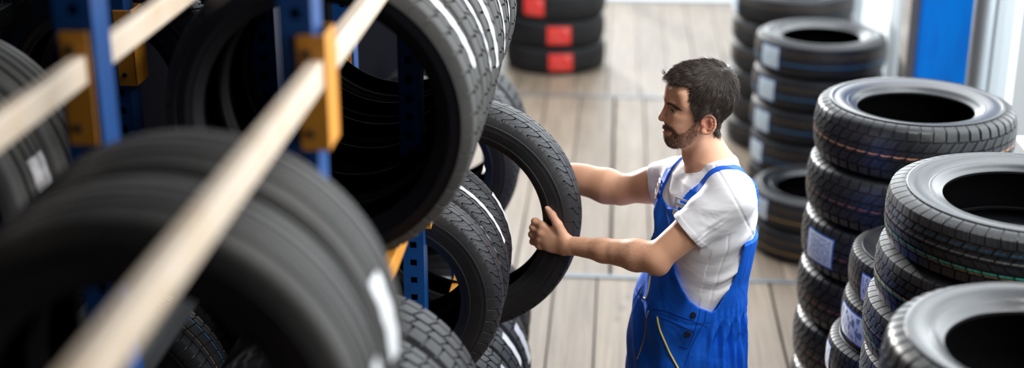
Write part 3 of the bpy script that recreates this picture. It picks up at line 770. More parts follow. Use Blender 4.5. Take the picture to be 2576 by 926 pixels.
# head
HD = [('+', Ell(hp(1783, 232), (.076, .073, .083)), 0), ('+', Ell(hp(1736, 231), (.0725, .066, .074)), .03),
      ('+', Ell(hp(1731, 288), (.059, .054, .078)), .03), ('+', Cap(hp(1762, 290, .030), hp(1762, 290, -.030), .045, .045), .03)]
for m in (lambda p: p, mirr):
    HD += [('+', Cap(m(hp(1757, 324, .050)), m(hp(1698, 356, .020)), .017, .014), .028),
           ('+', Ell(m(hp(1707, 309, .034)), (.026, .020, .026)), .03), ('+', Ell(m(hp(1713, 290, .048)), (.020, .012, .010)), .022),
           ('+', Cap(m(hp(1680, 250, .010)), m(hp(1697, 262, .042)), .008, .007), .014),
           ('+', Cap(m(hp(1718, 240, .060)), m(hp(1722, 262, .062)), .010, .010), .03)]
HD += [('+', Cap(hp(1689, 351, .011), hp(1689, 347, -.011), .0165, .0165), .022), ('+', Ell(hp(1728, 345), (.040, .036, .022)), .03)]
for m in (lambda p: p, mirr):
    HD += [('-', Ell(m(hp(1685, 274, .034)), (.015, .017, .012)), .012)]
HD += [('+', Cap(hp(1683, 258), hp(1668, 290), .0078, .0098), .010), ('+', Ell(hp(1665, 297), (.0105, .0100, .0095)), .008)]
for m in (lambda p: p, mirr):
    HD += [('+', Ell(m(hp(1677, 302, .0135)), (.0105, .0070, .0085)), .006), ('-', Ell(m(hp(1671, 306, .0065)), (.004, .0032, .004)), .003)]
HD += [('+', Ell(hp(1686, 326), (.020, .026, .022)), .02)]
for m in (lambda p: p, mirr):
    HD += [('+', Cap(hp(1674, 319), m(hp(1686, 327, .021)), .0060, .0035), .006), ('+', Cap(hp(1676, 333), m(hp(1686, 332, .019)), .0056, .0036), .006)]
HD += [('-', Cap(hp(1669, 326, .012), hp(1669, 323, -.012), .0022, .0022), .004)]
# eyelids over the eyeballs, opened by a slit
EYE = hp(1702, 275, .0320)
for m in (lambda p: p, mirr):
    e = m(EYE)
    HD += [('+', Ell(e+np.array((0, 0, .0022)), (.0138, .0145, .0138)), .004), ('-', Ell(e+np.array((-.0105, (.0015 if m is mirr else -.0015), -.0030)), (.0085, .0135, .0046)), .0012)]
# ears
def ear(m, sg):
    o = []; cpx, cpy = 1780, 311
    def ep(t, k, extra=0):
        # helix ellipse leaning back
        a = .0185*math.cos(t)*k; b = .0265*math.sin(t)*k; tl = .22
        da = a*math.cos(tl)+b*math.sin(tl); db = -a*math.sin(tl)+b*math.cos(tl)
        c = hp(cpx, cpy, .075); return m(c+np.array((da, -(.012+.35*da)-extra, db)))
    N = 14; pts = [ep(-1.9+5.1*i/N, 1) for i in range(N+1)]
    for i in range(N): o.append(('+', Cap(pts[i], pts[i+1], .0040, .0040), .003))
    c = ep(0, 0, -.008); o.append(('+', Ell(c, (.0175, .0055, .025)), .008))
    an = [ep(-1.2+2.6*i/5, .58) for i in range(6)]
    for i in range(5): o.append(('+', Cap(an[i], an[i+1], .0028, .0028), .003))
    o.append(('-', Ell(ep(2.9, .25, .003), (.0080, .0085, .0110)), .003))
    o.append(('+', Ell(ep(-1.95, .98, -.001), (.0075, .0045, .0085)), .005))
    o.append(('+', Ell(ep(3.3, .72, -.002), (.0045, .0045, .0060)), .005))
    return o
HD += ear(lambda p: p, 1)+ear(mirr, -1)
skin += [('+', o[1], .03) if i == 0 else o for i, o in enumerate(HD)]
# near hand: back of the hand to us, fingers closing round the bead
FN = 3.952
def fing(ops, pts, rad, k=.005):
    for i in range(len(pts)-1): ops.append(('+', Cap(pts[i], pts[i+1], rad[i], rad[i+1]), k if i else .008))
hand = []
mc = [pl(1365, 569, 3.932), pl(1361, 586, 3.928), pl(1358, 602, 3.930), pl(1358, 617, 3.934)]
wr = [pl(1422, 603, 3.900), pl(1422, 610, 3.897), pl(1420, 620, 3.898), pl(1418, 629, 3.903)]
for a, b in zip(wr, mc): hand.append(('+', Cap(a, b, .0165, .0115), .012))
hand.append(('+', Ell(pl(1392, 608, 3.915), (.034, .013, .032)), .012))
pip = [pl(1346, 557, 3.950), pl(1341, 573, 3.950), pl(1338, 590, 3.952), pl(1340, 608, 3.952)]
dip = [pl(1347, 558, 3.982), pl(1343, 575, 3.984), pl(1342, 592, 3.984), pl(1344, 609, 3.978)]
tip = [pl(1361, 562, 3.995), pl(1360, 579, 3.998), pl(1359, 596, 3.998), pl(1358, 612, 3.992)]
for a, b, c, d, r in zip(mc, pip, dip, tip, (.0108, .0110, .0104, .0092)):
    fing(hand, [a, b, c, d], [r, r*1.02, r*.92, r*.78])
    hand.append(('+', Ell(a+np.array((0, -.003, .002)), (.0100, .0095, .0100)), .012))
th = [pl(1419, 600, 3.900), pl(1403, 566, 3.908), pl(1389, 541, 3.922), pl(1378, 526, 3.934)]
fing(hand, th, [.0185, .0138, .0112, .0090], .007)
hand.append(('+', Ell(pl(1397, 584, 3.918), (.016, .010, .017)), .014))
hand.append(('+', Cap(pl(1432, 630, 3.882), pl(1419, 631, 3.890), .012, .010), .015))
skin += hand
# far hand, flat behind the tyre
fw = B2; fk = []
fb = [pl(1385, 412+i*13, 4.215) for i in range(4)]; ft = [pl(1330+abs(i-1)*4, 398+i*15, 4.172) for i in range(4)]; fm = [pl(1358, 404+i*14, 4.192) for i in range(4)]
for i in range(4):
    skin.append(('+', Cap(fw, fb[i], .018, .013), .014)); fing(skin, [fb[i], fm[i], ft[i]], [.012, .0105, .009])
fing(skin, [fw, pl(1398, 402, 4.20), pl(1388, 380, 4.18)], [.018, .013, .010])

def in_pts(P): return P
def local(V): 
    return V-np.array((PU, PV, 0))
PU, PV = pl(1722, 900, MID)[0], MID
person = empty('person', tuple(cR*PU+cF*PV), (0, 0, YAW))
tag(person, 'bearded man in white t-shirt and blue overalls pulling a tyre from the rack', 'person')
def build_sdf(name, ops, lo, hi, h, mt, post=None, parent=None, col=None, smooth_it=1):
    val = evaluate(ops, lo, hi, h, post); V, Q = nets(val, lo, h)
    # light Laplacian smoothing to remove voxel steps
    for _ in range(smooth_it):
        acc = np.zeros_like(V); cnt = np.zeros(len(V))
        for a, b in ((0, 1), (1, 2), (2, 3), (3, 0)):
            np.add.at(acc, Q[:, a], V[Q[:, b]]); np.add.at(acc, Q[:, b], V[Q[:, a]]); np.add.at(cnt, Q[:, a], 1); np.add.at(cnt, Q[:, b], 1)
        V = V*.5+.5*acc/np.maximum(cnt, 1)[:, None]
    me = mesh_np(name, local(V), Q, [mt], None, True)
    if col is not None:
        at = me.color_attributes.new('Col', 'FLOAT_COLOR', 'POINT'); c = col(V)
        at.data.foreach_set('color', np.concatenate([c, np.ones((len(c), 1))], 1).astype(np.float32).ravel())
    o = bpy.data.objects.new(name, me); link(o, parent); return o, V, Q
# ---- hair and beard regions in the head's side plane (u, z)
def poly2(pts): return np.array([hp(*p)[[0, 2]] for p in pts])
def inside(poly, X):
    """signed distance to a polygon, negative inside"""
    n = len(poly); d = np.full(len(X), 1e9); ins = np.zeros(len(X), bool)
    for i in range(n):
        a, b = poly[i], poly[(i+1) % n]; e = b-a; w_ = X-a
        t = np.clip((w_@e)/(e@e), 0, 1); d = np.minimum(d, np.linalg.norm(w_-t[:, None]*e, axis=1))
        c = ((a[1] > X[:, 1]) != (b[1] > X[:, 1])) & (X[:, 0] < (b[0]-a[0])*(X[:, 1]-a[1])/((b[1]-a[1]) or 1e-9)+a[0]); ins ^= c
    return np.where(ins, -d, d)
HAIR = poly2([(1674, 193, 0), (1686, 205, .012), (1708, 212, .045), (1735, 222, .060), (1733, 250, .066), (1744, 284, .070), (1751, 308, .072), (1759, 306, .072), (1764, 298, .074), (1778, 292, .073), (1796, 298, .070),
              (1803, 310, .062), (1797, 340, .050), (1806, 348, .030), (1828, 330, 0), (1900, 240, 0), (1850, 100, 0), (1740, 100, 0), (1660, 150, 0)])
BEARD = poly2([(1750, 300, .072), (1759, 306, .072), (1757, 332, .068), (1738, 362, .050), (1705, 376, .02), (1670, 376, 0), (1655, 352, 0), (1655, 339, 0), (1668, 339, 0), (1684, 336, .017), (1690, 330, .022), (1688, 326, .024),
               (1676, 325, .01), (1655, 327, 0), (1658, 305, 0), (1671, 305, 0), (1688, 311, .020), (1698, 324, .03), (1706, 334, .04), (1722, 330, .05), (1740, 314, .065)])
BROW = poly2([(1675, 252, .008), (1688, 252, .02), (1704, 264, .045), (1711, 274, .05), (1703, 273, .046), (1688, 264, .025), (1677, 262, .010)])
LIPS = poly2([(1664, 319, 0), (1676, 319, 0), (1687, 327, .021), (1677, 337, 0), (1664, 338, 0)])
def skin_col(V):
    X = V[:, [0, 2]]; c = np.tile(np.array((.68, .37, .235)), (len(V), 1))
    n1 = hnoise(V, 60, 1)[:, None]; c = c*(1+.05*n1)
    head = V[:, 2] > hp(1760, 380)[2]
    head &= V[:, 0] < hp(1880, 300)[0]
    d = inside(BEARD, X); b = np.clip(.5-d/.007, 0, 1)*head*(.40+.30*np.clip((hp(1722, 300)[0]-V[:, 0])/.03, 0, 1)+.20*hnoise(V, 420, 3)); b = np.clip(b, 0, 1)[:, None]
    c = c*(1-b)+np.array((.060, .036, .026))*b
    b = (np.clip(.5-inside(LIPS, X)/.002, 0, 1)*head)[:, None]*.5; c = c*(1-b)+np.array((.40, .14, .11))*b
    d = inside(HAIR, X); b = (np.clip(.5-d/.005, 0, 1)*head)[:, None]*.8; c = c*(1-b)+np.array((.05, .032, .024))*b
    # warm ears, nose, knuckles
    e = hp(1780, 311, .08); r = np.exp(-(np.linalg.norm((V-e)*np.array((1, .6, 1)), axis=1)/.026)**2)[:, None]
    c = c*(1-.55*r)+np.array((.62, .16, .11))*.55*r
    for q, w_ in [(hp(1664, 298), .012)]+[(p, .012) for p in mc+pip]+[(th[2], .011)]+[(pl(1420, 628, 3.88), .014), (A1+np.array((.01, -.03, -.03)), .03)]:
        r = np.exp(-(np.linalg.norm(V-q, axis=1)/w_)**2)[:, None]; c = c*(1-.28*r)+np.array((.50, .18, .13))*.28*r
    for q in (EYE, mirr(EYE)):
        r = np.linalg.norm(V-q-np.array((-.006, 0, -.003)), axis=1); lid = np.exp(-((r-.0125)/.0035)**2)*(V[:, 0] < q[0]-.003)*(np.abs(V[:, 2]-q[2]+.002) < .0055)
        c = c*(1-.75*lid[:, None])+np.array((.03, .018, .014))*.75*lid[:, None]
        so = np.exp(-(np.linalg.norm((V-q)*np.array((1, .8, 1)), axis=1)/.020)**2)[:, None]*.25; c = c*(1-so)+np.array((.36, .17, .12))*so
    return np.clip(c, 0, 1)
def skin_mat():
    m = bpy.data.materials.new('skin'); m.use_nodes = True; t = m.node_tree; b = t.nodes['Principled BSDF']
    a = t.nodes.new('ShaderNodeVertexColor'); a.layer_name = 'Col'; t.links.new(a.outputs[0], b.inputs['Base Color'])
    b.inputs['Roughness'].default_value = .46; b.inputs['Specular IOR Level'].default_value = .45
    b.inputs['Subsurface Weight'].default_value = .12; b.inputs['Subsurface Radius'].default_value = (.012, .005, .003); b.inputs['Subsurface Scale'].default_value = .6
    n = t.nodes.new('ShaderNodeTexNoise'); n.inputs['Scale'].default_value = 420; tc = t.nodes.new('ShaderNodeTexCoord'); t.links.new(tc.outputs['Object'], n.inputs['Vector'])
    p = t.nodes.new('ShaderNodeBump'); p.inputs['Strength'].default_value = .18; p.inputs['Distance'].default_value = .0008; t.links.new(n.outputs['Fac'], p.inputs['Height']); t.links.new(p.outputs[0], b.inputs['Normal'])
    return m
M['skin'] = skin_mat()
ALL = np.array([A0, A1, A2, B1, B2, hp(1650, 300)])
lo = (pl(1325, 590, 3.9)[0]-.02, 3.60, 1.10); hi = (hp(1870, 250)[0]+.03, 4.33, hp(1770, 150)[2]+.02)
lo = np.array((pl(1318, 590, 4.2)[0]-.01, 3.61, pl(1700, 790, MID)[2]))
body, VB, QB = build_sdf('body', skin, lo, np.array(hi), .0021, M['skin'], None, person, skin_col, 1)

# eyes
M['eye'] = mat('eye_white', (.60, .56, .52), .15)
M['iris'] = mat('iris_dark', (.025, .015, .010), .08)
def sphere_np(c, r, nu=24, nv=14):
    V = []; F = []
    for j in range(nv+1):
        for i in range(nu):
            a = 2*math.pi*i/nu; b = math.pi*j/nv; V.append((c[0]+r*math.sin(b)*math.cos(a), c[1]+r*math.sin(b)*math.sin(a), c[2]+r*math.cos(b)))
    for j in range(nv):
        for i in range(nu): F.append((j*nu+i, (j+1)*nu+i, (j+1)*nu+(i+1) % nu, j*nu+(i+1) % nu))
    return np.array(V), np.array(F)
for e in (EYE, mirr(EYE)):
    V, F = sphere_np(e, .0125); o = bpy.data.objects.new('eye', mesh_np('eye', local(V), F, [M['eye']])); link(o, person)
    V, F = sphere_np(e+np.array((-.0072, -.0015, -.0022)), .0062); o2 = bpy.data.objects.new('iris', mesh_np('iris', local(V), F, [M['iris']])); link(o2, o)

# ---- hair cap and strands
WH = hp(1812, 188, .02)
def hair_cap():
    z0, z1 = hp(1800, 340)[2], hp(1775, 190)[2]
    base = HD[:4]+[('+', Cap(hp(1757, 325), hp(1778, 395), .050, .055), .03)]
    def f(P):
        t = np.clip((P[:, 2]-z0)/(z1-z0), 0, 1); fr = np.exp(-(np.linalg.norm(P-hp(1700, 195), axis=1)/.05)**2)
        return run_ops(base, P)-(.004+.0055*t**.8+.002*fr)
    return [('+', Fn(f, hp(1775, 250), .16), 0)]
def hair_post(P, v):
    v = v+.0016*hnoise(P, 210, 5)+.001*hnoise(P, 480, 2)
    d = inside(HAIR, P[:, [0, 2]])
    return np.maximum(v, d+.0035)
M['hair_base'] = mat('hair_dark_brown_base', (.018, .012, .010), .5)
M['hair'] = mat('hair_dark_brown', (.050, .034, .025), .36, 0, .55)
M['beard'] = mat('beard_brown', (.045, .028, .020), .45)
hc, VH, QH = build_sdf('hair', hair_cap(), hp(1660, 140)-np.array((0, .1, .25)), hp(1880, 140)+np.array((0, .1, .03)), .0025, M['hair_base'], hair_post, person, None, 1)
def vnormals(V, Q):
    n = np.cross(V[Q[:, 2]]-V[Q[:, 0]], V[Q[:, 3]]-V[Q[:, 1]]); N = np.zeros_like(V)
    for a in range(4): np.add.at(N, Q[:, a], n)
    return N/np.maximum(np.linalg.norm(N, axis=1), 1e-12)[:, None]
def strands(name, V, N, idx, dirf, length, width, mt, parent, segs=4, lift=.3, rs=None):
    rs = rs or np.random.RandomState(3); n = len(idx); P = V[idx]+(rs.rand(n, 3)-.5)*.003; N0 = N[idx]
    D = dirf(P, N0, rs); L = length*(.6+.8*rs.rand(n)); rings = []
    side = np.cross(D, N0); side /= np.maximum(np.linalg.norm(side, axis=1), 1e-9)[:, None]
    for k in range(segs+1):
        t = k/segs; c = P+D*(L*t)[:, None]+N0*(lift*L*(t-.75*t*t))[:, None]-N0*.001
        w_ = width*(1-t)**.7+.00006
        up = N0
        rings.append(np.stack([c-side*w_, c+up*w_*.9, c+side*w_], 1))
    R_ = np.stack(rings, 1); VV = R_.reshape(-1, 3); F = []
    base = np.arange(n)[:, None]*(segs+1)*3
    for k in range(segs):
        for a in range(3):
            b = (a+1) % 3; F.append(np.concatenate([base+k*3+a, base+k*3+b, base+(k+1)*3+b, base+(k+1)*3+a], 1))
    o = bpy.data.objects.new(name, mesh_np(name, local(VV), np.concatenate(F), [mt])); link(o, parent); return o
rs = np.random.RandomState(11)
NH = vnormals(VH, QH)
def hair_dir(P, N0, rs):
    d = P-WH; d = d-(d*N0).sum(1)[:, None]*N0; d /= np.maximum(np.linalg.norm(d, axis=1), 1e-9)[:, None]
    sw = np.cross(N0, d); g = np.clip(1-np.linalg.norm(P-WH, axis=1)/.05, 0, 1)[:, None]
    cl = np.stack([hnoise(P, 90, s) for s in (1, 2, 3)], 1)*.55
    d = d+sw*g*.9+cl+(rs.rand(len(P), 3)-.5)*.35; d = d-(d*N0).sum(1)[:, None]*N0
    return d/np.linalg.norm(d, axis=1)[:, None]
front = np.exp(-(np.linalg.norm(VH-hp(1712, 175), axis=1)/.055)**2)
ok = np.flatnonzero(NH[:, 2] > -.9); ok = ok[np.linalg.norm(np.stack([VH[ok][:, 0]-hp(1782, 305, .075)[0], VH[ok][:, 2]-hp(1782, 305, .075)[2]], 1), axis=1) > .030]; out = ok[(np.linalg.norm(VH[ok]-hp(1775, 250), axis=1) > .065)]
strands('hair_strands', VH, NH, rs.choice(out, 9000), hair_dir, .021, .00055, M['hair'], hc, 4, .28, rs)
top = out[(VH[out, 2] > hp(1770, 200)[2])]
strands('hair_strands', VH, NH, rs.choice(top, 3500), hair_dir, .022, .00055, M['hair'], hc, 5, .32, rs)
NB = vnormals(VB, QB)
headm = (VB[:, 2] > hp(1720, 400)[2]) & (VB[:, 0] < hp(1775, 300)[0])
bi = np.flatnonzero(headm & (inside(BEARD, VB[:, [0, 2]]) < -.0005) & (np.abs(VB[:, 1]-MID) < .085))
lowj = (VB[bi, 0] < hp(1706, 300)[0])
wgt = np.where(lowj, 2.2, 1.0); wgt = wgt/wgt.sum()
def beard_dir(P, N0, rs):
    d = np.tile(np.array((-.35, 0, -.8)), (len(P), 1))+(rs.rand(len(P), 3)-.5)*1.2; d = d-(d*N0).sum(1)[:, None]*N0*.75
    return d/np.linalg.norm(d, axis=1)[:, None]
strands('beard', VB, NB, rs.choice(bi, 9000, p=wgt), beard_dir, .0046, .00017, M['beard'], person, 2, .5, rs)
ei = np.flatnonzero(headm & (inside(BROW, VB[:, [0, 2]]) < 0) & (np.abs(VB[:, 1]-MID) > .006) & (VB[:, 0] < hp(1716, 250)[0]))
def brow_dir(P, N0, rs):
    d = np.tile(np.array((.8, 0, -.25)), (len(P), 1)); d[:, 1] = np.sign(P[:, 1]-MID)*.6; d += (rs.rand(len(P), 3)-.5)*.5
    d = d-(d*N0).sum(1)[:, None]*N0; return d/np.linalg.norm(d, axis=1)[:, None]
for sd_ in (-1, 1):
    es = ei[np.sign(VB[ei, 1]-MID) == sd_]
    if len(es): strands('eyebrow', VB, NB, rs.choice(es, 700), brow_dir, .008, .00033, M['hair'], person, 2, .3, rs)
# fine hair on the forearms
AX = A2-A1; tt = ((VB-A1)@AX)/(AX@AX); ai = np.flatnonzero((tt > .0) & (tt < .98) & (np.linalg.norm(VB-A1-tt[:, None]*AX, axis=1) < .07) & (VB[:, 1] < 4.0))
def arm_dir(P, N0, rs):
    d = np.tile(AX/np.linalg.norm(AX), (len(P), 1))*.8+np.array((0, 0, -.35))+(rs.rand(len(P), 3)-.5)*.7; d = d-(d*N0).sum(1)[:, None]*N0
    return d/np.linalg.norm(d, axis=1)[:, None]
strands('arm_hair', VB, NB, rs.choice(ai, 3600), arm_dir, .008, .00005, M['beard'], person, 2, .25, rs)

# thumbnail on the visible thumb
td = (th[3]-th[2])/np.linalg.norm(th[3]-th[2]); vd = np.array((0, -1, 0.25)); vd = vd-(vd@td)*td; vd /= np.linalg.norm(vd); sd3 = np.cross(td, vd)
V = []; F = []
for i in range(9):
    for j in range(7):
        x = (i/8-.5)*.0125; y = (j/6-.5)*.0105; sh = math.sqrt(max(0, 1-(2*abs(x)/.0126)**4)); ang = y*sh/.0088
        V.append(th[3]+td*(x+.0015)+(vd*math.cos(ang)+sd3*math.sin(ang))*(.0092+.0003))
for i in range(8):
    for j in range(6):
        a_ = i*7+j; F.append((a_, a_+7, a_+8, a_+1))
M['nail'] = mat('fingernail', (.66, .40, .31), .25)
no_ = bpy.data.objects.new('thumbnail', mesh_np('thumbnail', local(np.array(V)), F, [M['nail']])); link(no_, person)
sm = no_.modifiers.new('thickness', 'SOLIDIFY'); sm.thickness = .0006

# ---- white t-shirt
def cloth_mat(name, col, rough, weave=900, strength=.15, sheen=.0, wrinkle=None):
    m = mat(name, col, rough, 0, .25, None, (weave, strength, .0004), sheen); t = m.node_tree
    if wrinkle:
        b = t.nodes['Principled BSDF']; tc = t.nodes.new('ShaderNodeTexCoord'); mp = t.nodes.new('ShaderNodeMapping')
        mp.inputs['Scale'].default_value = (1, 1, wrinkle[3]); mp.inputs['Rotation'].default_value = wrinkle[4]; t.links.new(tc.outputs['Object'], mp.inputs[0])
        n = t.nodes.new('ShaderNodeTexNoise'); n.inputs['Scale'].default_value = wrinkle[0]; n.inputs['Detail'].default_value = 3; n.inputs['Distortion'].default_value = .9; n.inputs['Roughness'].default_value = .45
        t.links.new(mp.outputs[0], n.inputs['Vector']); p = t.nodes.new('ShaderNodeBump'); p.inputs['Strength'].default_value = wrinkle[1]; p.inputs['Distance'].default_value = wrinkle[2]
        t.links.new(n.outputs['Fac'], p.inputs['Height']); old = b.inputs['Normal'].links[0].from_node; t.links.new(p.outputs[0], old.inputs['Normal'])
    return m
M['tshirt'] = cloth_mat('white_cotton', (.86, .86, .90), .75, wrinkle=(6, .38, .02, 2.0, (.35, .5, 0)))
M['overall'] = cloth_mat('blue_workwear_cotton', (.005, .125, .74), .62, wrinkle=(11, .6, .02, .55, (0, .25, 0)))
M['overall_dark'] = cloth_mat('blue_seam', (.003, .045, .33), .6)
M['yellow'] = cloth_mat('yellow_piping', (.80, .62, .18), .6)
M['amber'] = cloth_mat('amber_piping', (.50, .33, .14), .6)
M['buckle'] = mat('buckle_metal', (.85, .85, .85), .22, .9)
M['button'] = mat('black_button', (.012, .012, .014), .35)
def shirt_fold(P, p, s, z):
    # horizontal drag folds on the side, soft diagonal ones on the chest
    side = np.clip((s+.02)/.08, 0, 1)
    zz = z+.35*p+.02*np.sin(p*30)
    f = .0060*np.sin(zz*88+2.5*np.sin(p*22+s*9)+1.6*np.sin(z*37))*side*np.clip((1.40-z)/.12, 0, 1)*(.5+.5*np.sin(p*23+z*17+1))
    f += .0045*np.sin((z*.8+p*.6)*60+s*14+2*np.sin(z*19))*side*np.clip((1.42-z)/.10, 0, 1)
    f += .0040*np.sin((p*.9+z)*130+s*35+2*np.sin(s*20))*np.clip((z-1.33)/.05, 0, 1)*np.clip((p-.02)/.06, 0, 1)
    f *= np.clip((p+.11)/.05, .15, 1)*np.where(p > .06, .6, 1)
    return f
sh_ax = A1-A0; sh_n = sh_ax/np.linalg.norm(sh_ax)
def sleeve_fn(S, E, tend, r0, r1, sd):
    L = np.linalg.norm(E-S); n = (E-S)/L
    def f(P):
        t = (P-S)@n; q = P-S-t[:, None]*n; rad = np.linalg.norm(q, axis=1)
        tc = np.clip(t/(L*tend), 0, 1); r = r0+(r1-r0)*tc
        ph = np.arctan2(q[:, 2], q[:, 0]+.4*q[:, 1]); r = r+(.0042*np.sin(t*75+2.2*np.sin(ph*2+sd)+ph*1.5)*np.clip(tc*1.3, 0, 1)*(.55+.45*np.sin(ph*3+sd+t*12))+.0022*np.sin(ph*7+t*30+sd)*tc)*np.clip((L*tend-t)/.02+.35, 0, 1)+np.where(t > L*tend-.018, .0012, 0)
        d = np.where(t < 0, np.linalg.norm(P-S, axis=1)-r0, rad-r)
        return np.maximum(d, t-L*tend)
    def hole(P):
        t = (P-S)@n; q = P-S-t[:, None]*n; rad = np.linalg.norm(q, axis=1)
        return np.maximum(rad-(r1-.0035), L*tend-.030-t)
    c = lerp(S, E, tend/2)
    return Fn(f, c, L*tend/2+r0), Fn(hole, lerp(S, E, tend), .09)
sl1, ho1 = sleeve_fn(A0, A1, .57, .070, .059, 1.0)
sl2, ho2 = sleeve_fn(B0, B1, .40, .070, .066, 4.0)
NK = hp(1787, 410)
nk_n = np.array((-.36, 0, .93)); nk_n /= np.linalg.norm(nk_n)
def neck_hole(P):
    q = P-NK; h_ = q@nk_n; r = q-h_[:, None]*nk_n
    du = r@np.cross(np.array((0, 1, 0)), nk_n); dv = r[:, 1]
    return np.maximum(np.sqrt((du/1.0)**2+(dv/.98)**2)-.067, -h_-.035)
def collar(P):
    q = P-NK; h_ = q@nk_n; r = q-h_[:, None]*nk_n
    ra = np.linalg.norm(r, axis=1)
    return np.sqrt((ra-.081)**2+((h_+.028)*.0)**2)-.006
shirt = [('+', torso(.010, shirt_fold), 0), ('+', Cap(hp(1803, 427), A0+np.array((0, .015, .004)), .046, .066), .04), ('+', Cap(hp(1793, 424), B0, .046, .064), .04),
         ('+', sl1, .028), ('+', sl2, .028), ('-', ho1, 0), ('-', ho2, 0), ('-', Fn(neck_hole, NK, .16), .004)]
def shirt_post(P, v):
    # armhole seam and side seam pressed in, hem at the neck raised
    q = P-NK; h_ = q@nk_n; ra = np.linalg.norm(q-h_[:, None]*nk_n, axis=1)
    v = v-.0032*np.clip(1-np.abs(ra-.0755)/.008, 0, 1)*(h_ > -.07)
    p, s = ps(P)
    v = v+.0020*np.exp(-((p-.018-.10*np.maximum(0, 1.28-P[:, 2]))/.0022)**2)*(s > .08)*(P[:, 2] < 1.34)
    t = (P-A0)@sh_n
    v = v+.0018*np.exp(-((t+.005+.25*(P[:, 2]-A0[2]))/.0025)**2)*(P[:, 1] < 3.83)*(P[:, 2] > 1.30)
    return v
slo = np.array((pl(1635, 450, 4.1)[0]-.03, 3.62, pl(1700, 830, MID)[2])); shi = np.array((hp(1895, 500)[0]+.04, 4.26, hp(1790, 375)[2]))
tshirt, VT, QT = build_sdf('t_shirt', shirt, slo, shi, .0025, M['tshirt'], shirt_post, person, None, 2)

# ---- blue overalls: bib, back panel, straps and trousers
zb_bib = pl(1672, 508, 3.88)[2]; z_back = pl(1888, 560, MID)[2]
OPEN = [(1706, 520), (1694, 600), (1694, 655), (1701, 692), (1716, 727), (1735, 757), (1758, 774), (1792, 786), (1803, 776), (1818, 750), (1842, 712), (1862, 662), (1876, 600), (1884, 540), (1900, 430), (1750, 380), (1690, 470)]
def proj(P):
    u, v, z = P[:, 0], P[:, 1], P[:, 2]-H
    fw = v*math.cos(PITCH)-z*math.sin(PITCH); up = v*math.sin(PITCH)+z*math.cos(PITCH)
    return np.stack([1288+FPX*u/fw, 463-FPX*up/fw], 1)
OP = np.array(OPEN, float)
def mirror_body(P):
    p, s = ps(P); return P-2*s[:, None]*sdv
def open_side(P):
    p, s = ps(P)
    dn = np.maximum(inside(OP, proj(P))*.00115, .035-s)
    df = np.maximum(inside(OP, proj(mirror_body(P)))*.00115, .035+s)
    return np.minimum(dn, df)
def over_fold(P, p, s, z):
    ang = np.arctan2(s*.8, p)
    # gathered pleats at the back and side below the elastic waist
    zw = pl(1790, 800, 3.8)[2]
    back = np.clip((-p+.055)/.05, 0, 1)
    f = .011*np.clip((1.16-z)/.10, 0, 1)+back*np.clip((zw+.02-z)/.05, 0, 1)*(.0115*np.sin(ang*22+3*np.sin(z*9)+z*6)+.0035*np.sin(ang*51+z*9))
    f += back*np.clip((z-zw)/.01, 0, 1)*np.clip((zw+.055-z)/.02, 0, 1)*.0028*np.sin(ang*48)
    f += (1-back)*(.0036*np.sin(z*42+p*40+s*22+2*np.sin(s*18))+.003*np.sin(z*18-p*50+s*30))
    # belt line
    f += .0022*np.exp(-((z-zw-.012)/.004)**2)*(1-back)*-1
    return f
ov = [('+', torso(.0205, over_fold), 0), ('-', Fn(open_side, (pl(1780, 640, MID)[0], MID, 1.25), .6), .002)]
def over_cut(P, v):
    p, s = ps(P); z = P[:, 2]
    # bib top (front) and back panel top
    top = np.where(p > -.02, zb_bib-.018*np.clip((.10-np.abs(s))/.10, 0, 1)**2, z_back)
    bibw = np.where((p > 0) & (z > zb_bib-.12), np.abs(s)-.108, -1)
    return np.maximum(np.maximum(v, z-top), bibw)
hipN = np.array((pl(1721, 930, MID)[0], MID, .90))+sdv*.088; hipF = np.array((pl(1721, 930, MID)[0], MID, .90))-sdv*.088
kneN = hipN+fd*.05+np.array((0, 0, -.42)); kneF = hipF+fd*.10+np.array((0, 0, -.42))
ankN = hipN+fd*.02+np.array((0, -.01, -.80)); ankF = hipF+fd*.16+np.array((0, .02, -.80))
def leg_fn(a, k_, b, sd):
    def f(P):
        d = smin(Cap(a, k_, .100, .078)(P), Cap(k_, b, .078, .062)(P), .03)
        d = d+.004*np.sin(P[:, 2]*26+P[:, 0]*40+sd)*np.sin(P[:, 2]*9+sd)+.003*np.sin(P[:, 2]*70+P[:, 1]*50)
        return np.maximum(d, .075-P[:, 2])
    return Fn(f, (a+b)/2, .60)
ovl = [('+', ov[0][1], 0), ('+', leg_fn(hipN, kneN, ankN, 0), .05), ('+', leg_fn(hipF, kneF, ankF, 2), .05), ov[1]]
olo = np.array((pl(1600, 900, MID)[0]-.16, 3.62, .05)); ohi = np.array((hp(1895, 560)[0]+.05, 4.24, zb_bib+.02))
zsplit = .80
o_up, VO, QO = build_sdf('overalls', ovl, olo, ohi, .003, M['overall'], over_cut, person, None, 2)

